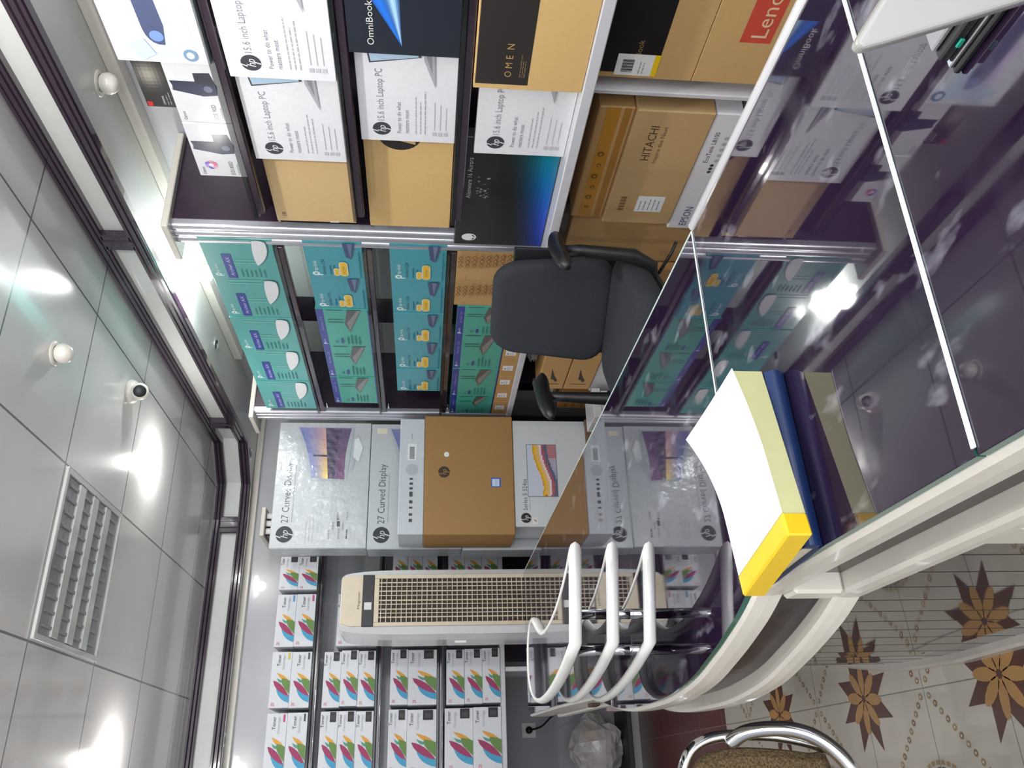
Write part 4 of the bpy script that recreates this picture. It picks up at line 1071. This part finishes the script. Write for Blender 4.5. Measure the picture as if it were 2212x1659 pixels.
# ================================================================== OFFICE CHAIR behind the counter
def office_chair():
    o = empty('office_chair', (1.349, 2.385, .0705), math.radians(-55.2), 'black fabric office chair with armrests behind the counter', 'chair'); o.scale = (.95, .95, .95)
    def cushion(outline, y_or_z, th, axis, nm, mat_, cup=.0, rings=6):
        b = MB(); V = []; n = len(outline); Fs = []
        cx = sum(p[0] for p in outline) / n; cy = sum(p[1] for p in outline) / n
        prof = [(math.cos(math.pi * k / (2 * rings)), math.sin(math.pi * k / (2 * rings))) for k in range(rings + 1)]
        L_ = []
        for s_ in (1, -1):
            seq = prof if s_ == 1 else prof[1:]
            for q, (c_, s2) in enumerate(seq): L_.append((c_, s_ * s2))
        order = [(c_, s2) for c_, s2 in reversed([(a, -b_) for a, b_ in prof[1:]])] + prof
        for c_, s2 in order:
            sc = .86 + .14 * c_ if abs(s2) < .98 else .80
            for (x, y) in outline:
                px, py = cx + (x - cx) * sc, cy + (y - cy) * sc; off = s2 * th / 2
                if axis == 'y': V.append((px, y_or_z + off + cup * (px * px) * -1, py))
                else: V.append((px, py, y_or_z + off))
        for i in range(len(order) - 1):
            for k in range(n): Fs.append((i * n + k, i * n + (k + 1) % n, (i + 1) * n + (k + 1) % n, (i + 1) * n + k))
        Fs.append(tuple(range(n))[::-1]); Fs.append(tuple(range((len(order) - 1) * n, len(order) * n)))
        b.mesh(V, Fs, mat_, smooth=True); ob = b.build(nm, o); return ob
    def rr(x0, x1, z0, z1, r, taper=1.0, n=6):
        pts = []
        for cx, cy, a0 in ((x1 - r, z0 + r, -R90), (x1 - r, z1 - r, 0), (x0 + r, z1 - r, R90), (x0 + r, z0 + r, math.pi)):
            for k in range(n + 1):
                a = a0 + R90 * k / n; pts.append((cx + r * math.cos(a), cy + r * math.sin(a)))
        return [(x * (taper + (1 - taper) * (z1 - y) / (z1 - z0)), y) for x, y in pts]
    cushion(rr(-.215, .215, .735, 1.175, .09, .80), .19, .07, 'y', 'backrest', M_fabric, cup=.35)
    cushion(rr(-.245, .245, -.27, .19, .10), .70, .10, 'z', 'seat', M_fabric)
    b = MB(); b.box(-.21, .21, .232, .25, .68, 1.10, M_black, b=.008); b.build('back_shell', o)
    b = MB(); b.box(-.22, .22, -.22, .17, .622, .645, M_black, b=.01); b.build('seat_pan', o)
    for s_ in (-1, 1):
        b = MB(); pts = [(s_ * .285, -.13 + .31 * k / 8, .965 + .012 * math.sin(math.pi * k / 8)) for k in range(9)]
        b.tube(pts, [.012, .024, .028, .028, .028, .028, .028, .024, .012], M_black, 12); a = b.build('armrest', o)
        b = MB(); b.tube([(s_ * .285, .02, .955), (s_ * .287, .02, .90), (s_ * .28, .0, .72), (s_ * .25, 0, .655), (s_ * .10, 0, .632)], [.018, .02, .026, .024, .018], M_black, 12); b.build('support', a)
    b = MB(); b.tube([(0, 0, .026), (0, 0, .40)], .028, M_black, 16); b.tube([(0, 0, .40), (0, 0, .62)], .018, M_chrome, 16); b.build('gas_column', o)
    for k in range(5):
        a = 2 * math.pi * k / 5; b = MB(); b.tube([(.02 * math.cos(a), .02 * math.sin(a), .056), (.27 * math.cos(a), .27 * math.sin(a), .001)], [.03, .018], M_black, 10); l = b.build('leg', o)
        b = MB(); b.lathe([(0, -.012), (.028, -.012), (.03, 0), (.028, .012), (0, .012)], M_black, 16, (.275 * math.cos(a), .275 * math.sin(a), -.043), 'y'); b.build('caster', l)
    b = MB(); b.tube([(.20, .05, .61), (.26, .10, .56), (.30, .10, .55)], .006, M_black, 8); b.build('lever', o)
office_chair()
# ================================================================== things under the right shelves and behind the chair
def hik(label, z, Y1, rz=0):
    w_, h = .36, .135; b = MB(); b.box(0, w_, 0, .22, 0, h, PR, (196, 156, 98), b=.003)
    x = .11
    b.dec([(x, h * .38), (x + .12, h * .62), (x, h * .56)], (60, 54, 44)); b.dec([(x - .03, h * .35), (x + .015, h * .55), (x + .03, h * .42), (x - .01, h * .30)], (70, 62, 50)); b.dec([(x - .055, h * .2), (x - .048, h * .2), (x - .048, h * .8), (x - .055, h * .8)], (86, 74, 56))
    return place_x(b, 'camera_kit_box', 1.80, Y1, z, label, 'box', None, rz)
hik('tan box with a black arrow-like camera drawing, upper of the two beside the chair', .715, 3.80)
hik('tan box with a black arrow-like camera drawing, lower of the two beside the chair', .575, 3.80)
b = MB(); b.box(0, .36, 0, .22, 0, .12, PR, (208, 210, 216), b=.003); place_x(b, 'white_box', 1.805, 3.83, .451, 'plain white box under the two tan camera kit boxes', 'box')
def crumple(name, loc, sc, seed, m, label, cat, flat=.0):
    rnd = random.Random(seed); b = MB(); nu, nv = 18, 12; V = []
    ph = [(rnd.uniform(1, 5), rnd.uniform(1, 5), rnd.uniform(0, 6)) for _ in range(6)]
    for j in range(nv + 1):
        for i in range(nu):
            th = math.pi * j / nv; a = 2 * math.pi * i / nu
            r = 1 + sum(.035 * math.sin(p * a * 1.0 // 1 * 0 + round(p) * a + q * th * 2 + s_) for p, q, s_ in ph) + rnd.uniform(-.05, .05) * (0 < j < nv)
            V.append((sc[0] * r * math.sin(th) * math.cos(a), sc[1] * r * math.sin(th) * math.sin(a), sc[2] * (1 + math.cos(th) * -1 * r)))
    Fs = [(j * nu + i, j * nu + (i + 1) % nu, (j + 1) * nu + (i + 1) % nu, (j + 1) * nu + i) for j in range(nv) for i in range(nu)]
    b.mesh(V, Fs, m, smooth=False); o = b.build(name); o.location = loc; return tag(o, label, cat)
M_film = bag_mat('cloudy_plastic_film', (196, 200, 200))
crumple('plastic_bag', (1.95, 3.60, .852), (.09, .08, .035), 3, M_film, 'crumpled clear plastic bag above the tan camera kit boxes', 'bag')
crumple('plastic_bag', (1.93, 4.03, .700), (.07, .07, .065), 5, M_film, 'crumpled greenish plastic bag behind the far chair armrest', 'bag')
b = MB(); b.box(0, .20, 0, .2, 0, .24, PR, (176, 128, 72), b=.003)
for i in range(7):
    for j in range(5): b.disc(.02 + .035 * i % .19, .02 + .045 * j, .007, (120, 78, 40), n=6)
place_x(b, 'patterned_carton', 1.84, 4.13, .451, 'small rusty brown patterned carton behind the far chair armrest', 'box')
for k in range(3):
    b = MB(); b.box(0, .20, 0, .16, 0, .04, PG, (218, 220, 224), b=.002); b.rect(.03, .012, .12, .03, (190, 194, 200)); place_x(b, 'white_box', 1.60 + .01 * k, 3.96 - .01 * k, .451 + .0405 * k, 'small white box in the low pile beside the swirl picture box, ' + ['bottom one', 'middle one', 'top one'][k], 'box', 'small white boxes in a pile')
b = MB(); b.box(0, .24, 0, .22, 0, .449, PR, (150, 140, 130), b=.003); place_x(b, 'support_box', 1.575, 3.98, .001, 'grey-brown box on the floor carrying the small white boxes', 'box')
# brown cartons behind / under the chair
b = plain(.265, .885, .052, (188, 150, 98)); place_x(b, 'tall_brown_carton', 1.842, 2.69, .001, 'tall plain brown carton between the printer box and the office chair', 'box')
b = plain(.40, .56, .085, (170, 130, 82)); place_x(b, 'low_brown_carton', 1.81, 3.10, .001, 'low brown carton on the floor behind the office chair seat', 'box')

# ================================================================== left side: socket, cable, bag, customer chair
def socket():
    o = empty('wall_socket', (.28, 5.72, .72), 0, 'square wall socket with a black plug on the grey wall', 'socket')
    b = MB(); b.box(-.045, .045, -.008, -.001, -.045, .045, M_ltgrey, b=.003); b.build('plate', o)
    b = MB(); b.lathe([(0, -.045), (.018, -.042), (.022, -.03), (.022, -.009), (0, -.009)], M_black, 18, (0, 0, 0), 'y'); b.build('plug', o)
socket()
b = MB(); pts = bez((.28, 5.67, .715), (.29, 5.55, .62), (.31, 5.5, .66), (.36, 5.45, .58), 12) + bez((.36, 5.45, .58), (.42, 5.40, .50), (.47, 5.38, .55), (.50, 5.36, .62), 10)[1:]
b.tube(pts, .006, M_cable, 8); tag(b.build('power_cable'), 'black power cable drooping from the wall socket towards the counter', 'cable')
crumple('large_plastic_bag', (.16, 5.50, .180), (.19, .11, .155), 9, M_bag, 'large crinkled clear plastic bag with something orange inside, against the back wall', 'bag')
crumple('orange_packet', (.24, 5.50, .32), (.045, .03, .04), 12, mat('orange_plastic', (200, 128, 70), .4), 'orange packet inside the large clear plastic bag', 'packet')
b = MB(); b.box(-.35, .37, 5.35, 5.69, .13, .163, M_black, b=.003); tag(b.build('low_black_shelf'), 'low black shelf board under the large plastic bag', 'shelf')
b = MB(); b.box(.36, .43, 5.40, 5.45, .165, .27, PG, (216, 196, 196), b=.002); tag(b.build('small_pink_card_box'), 'small pinkish white box beside the large plastic bag', 'box')
def chrome_chair():
    o = empty('chrome_chair', (-.15, 1.80, 0), 0, 'chrome framed chair with a brown woven back at the picture edge', 'chair')
    L = (-.15, 1.80)
    def A(x, z, y=1.75): return (x - L[0], y - L[1], z)
    b = MB(); top = catmull([(-.39, .60), (-.42, .66), (-.42, .78), (-.40, .85), (-.35, .895), (-.24, .912), (-.10, .914), (-.02, .905), (.035, .882), (.060, .84), (.066, .78), (.062, .70), (.045, .62), (.02, .56)], 5)
    b.tube([A(x, z) for x, z in top], .011, M_chrome, 16); b.build('back_frame', o)
    b = MB(); arm = catmull([(.05, .80, 1.742), (.068, .775, 1.72), (.074, .735, 1.70), (.070, .69, 1.68), (.052, .648, 1.665), (.015, .61, 1.655), (-.04, .58, 1.65), (-.12, .55, 1.65), (-.20, .50, 1.66)], 5)
    b.tube([A(x, z, y) for x, z, y in arm], .0145, M_chrome, 16); b.build('armrest_tube', o)
    b = MB(); pts = catmull([(-.395, .60), (-.20, .59), (.01, .60), (.030, .64), (.042, .74), (.042, .81), (.028, .86), (-.01, .888), (-.10, .901), (-.24, .90), (-.35, .88), (-.40, .82), (-.41, .70), (-.395, .60)], 4)[:-1]
    n = len(pts); V = []
    for s_, y in ((.92, 1.722), (.985, 1.734), (1, 1.750), (.985, 1.766), (.92, 1.778)):
        for x, z in pts: V.append(A(-.18 + (x + .18) * s_, .75 + (z - .75) * s_, y))
    Fs = [tuple(range(n)), tuple(range(4 * n, 5 * n))[::-1]] + [(i * n + k, i * n + (k + 1) % n, (i + 1) * n + (k + 1) % n, (i + 1) * n + k) for i in range(4) for k in range(n)]
    b.mesh(V, Fs, M_brown); b.build('woven_backrest', o)
    b = MB(); b.box(-.24, .06, -.02, .34, .43, .48, M_brown, b=.02); b.build('seat', o)
    for x in (-.22, .04):
        for y in (0, .32):
            b = MB(); b.tube([(x, y, .432), (x, y, .001)], .011, M_chrome, 12); b.build('leg', o)
chrome_chair()
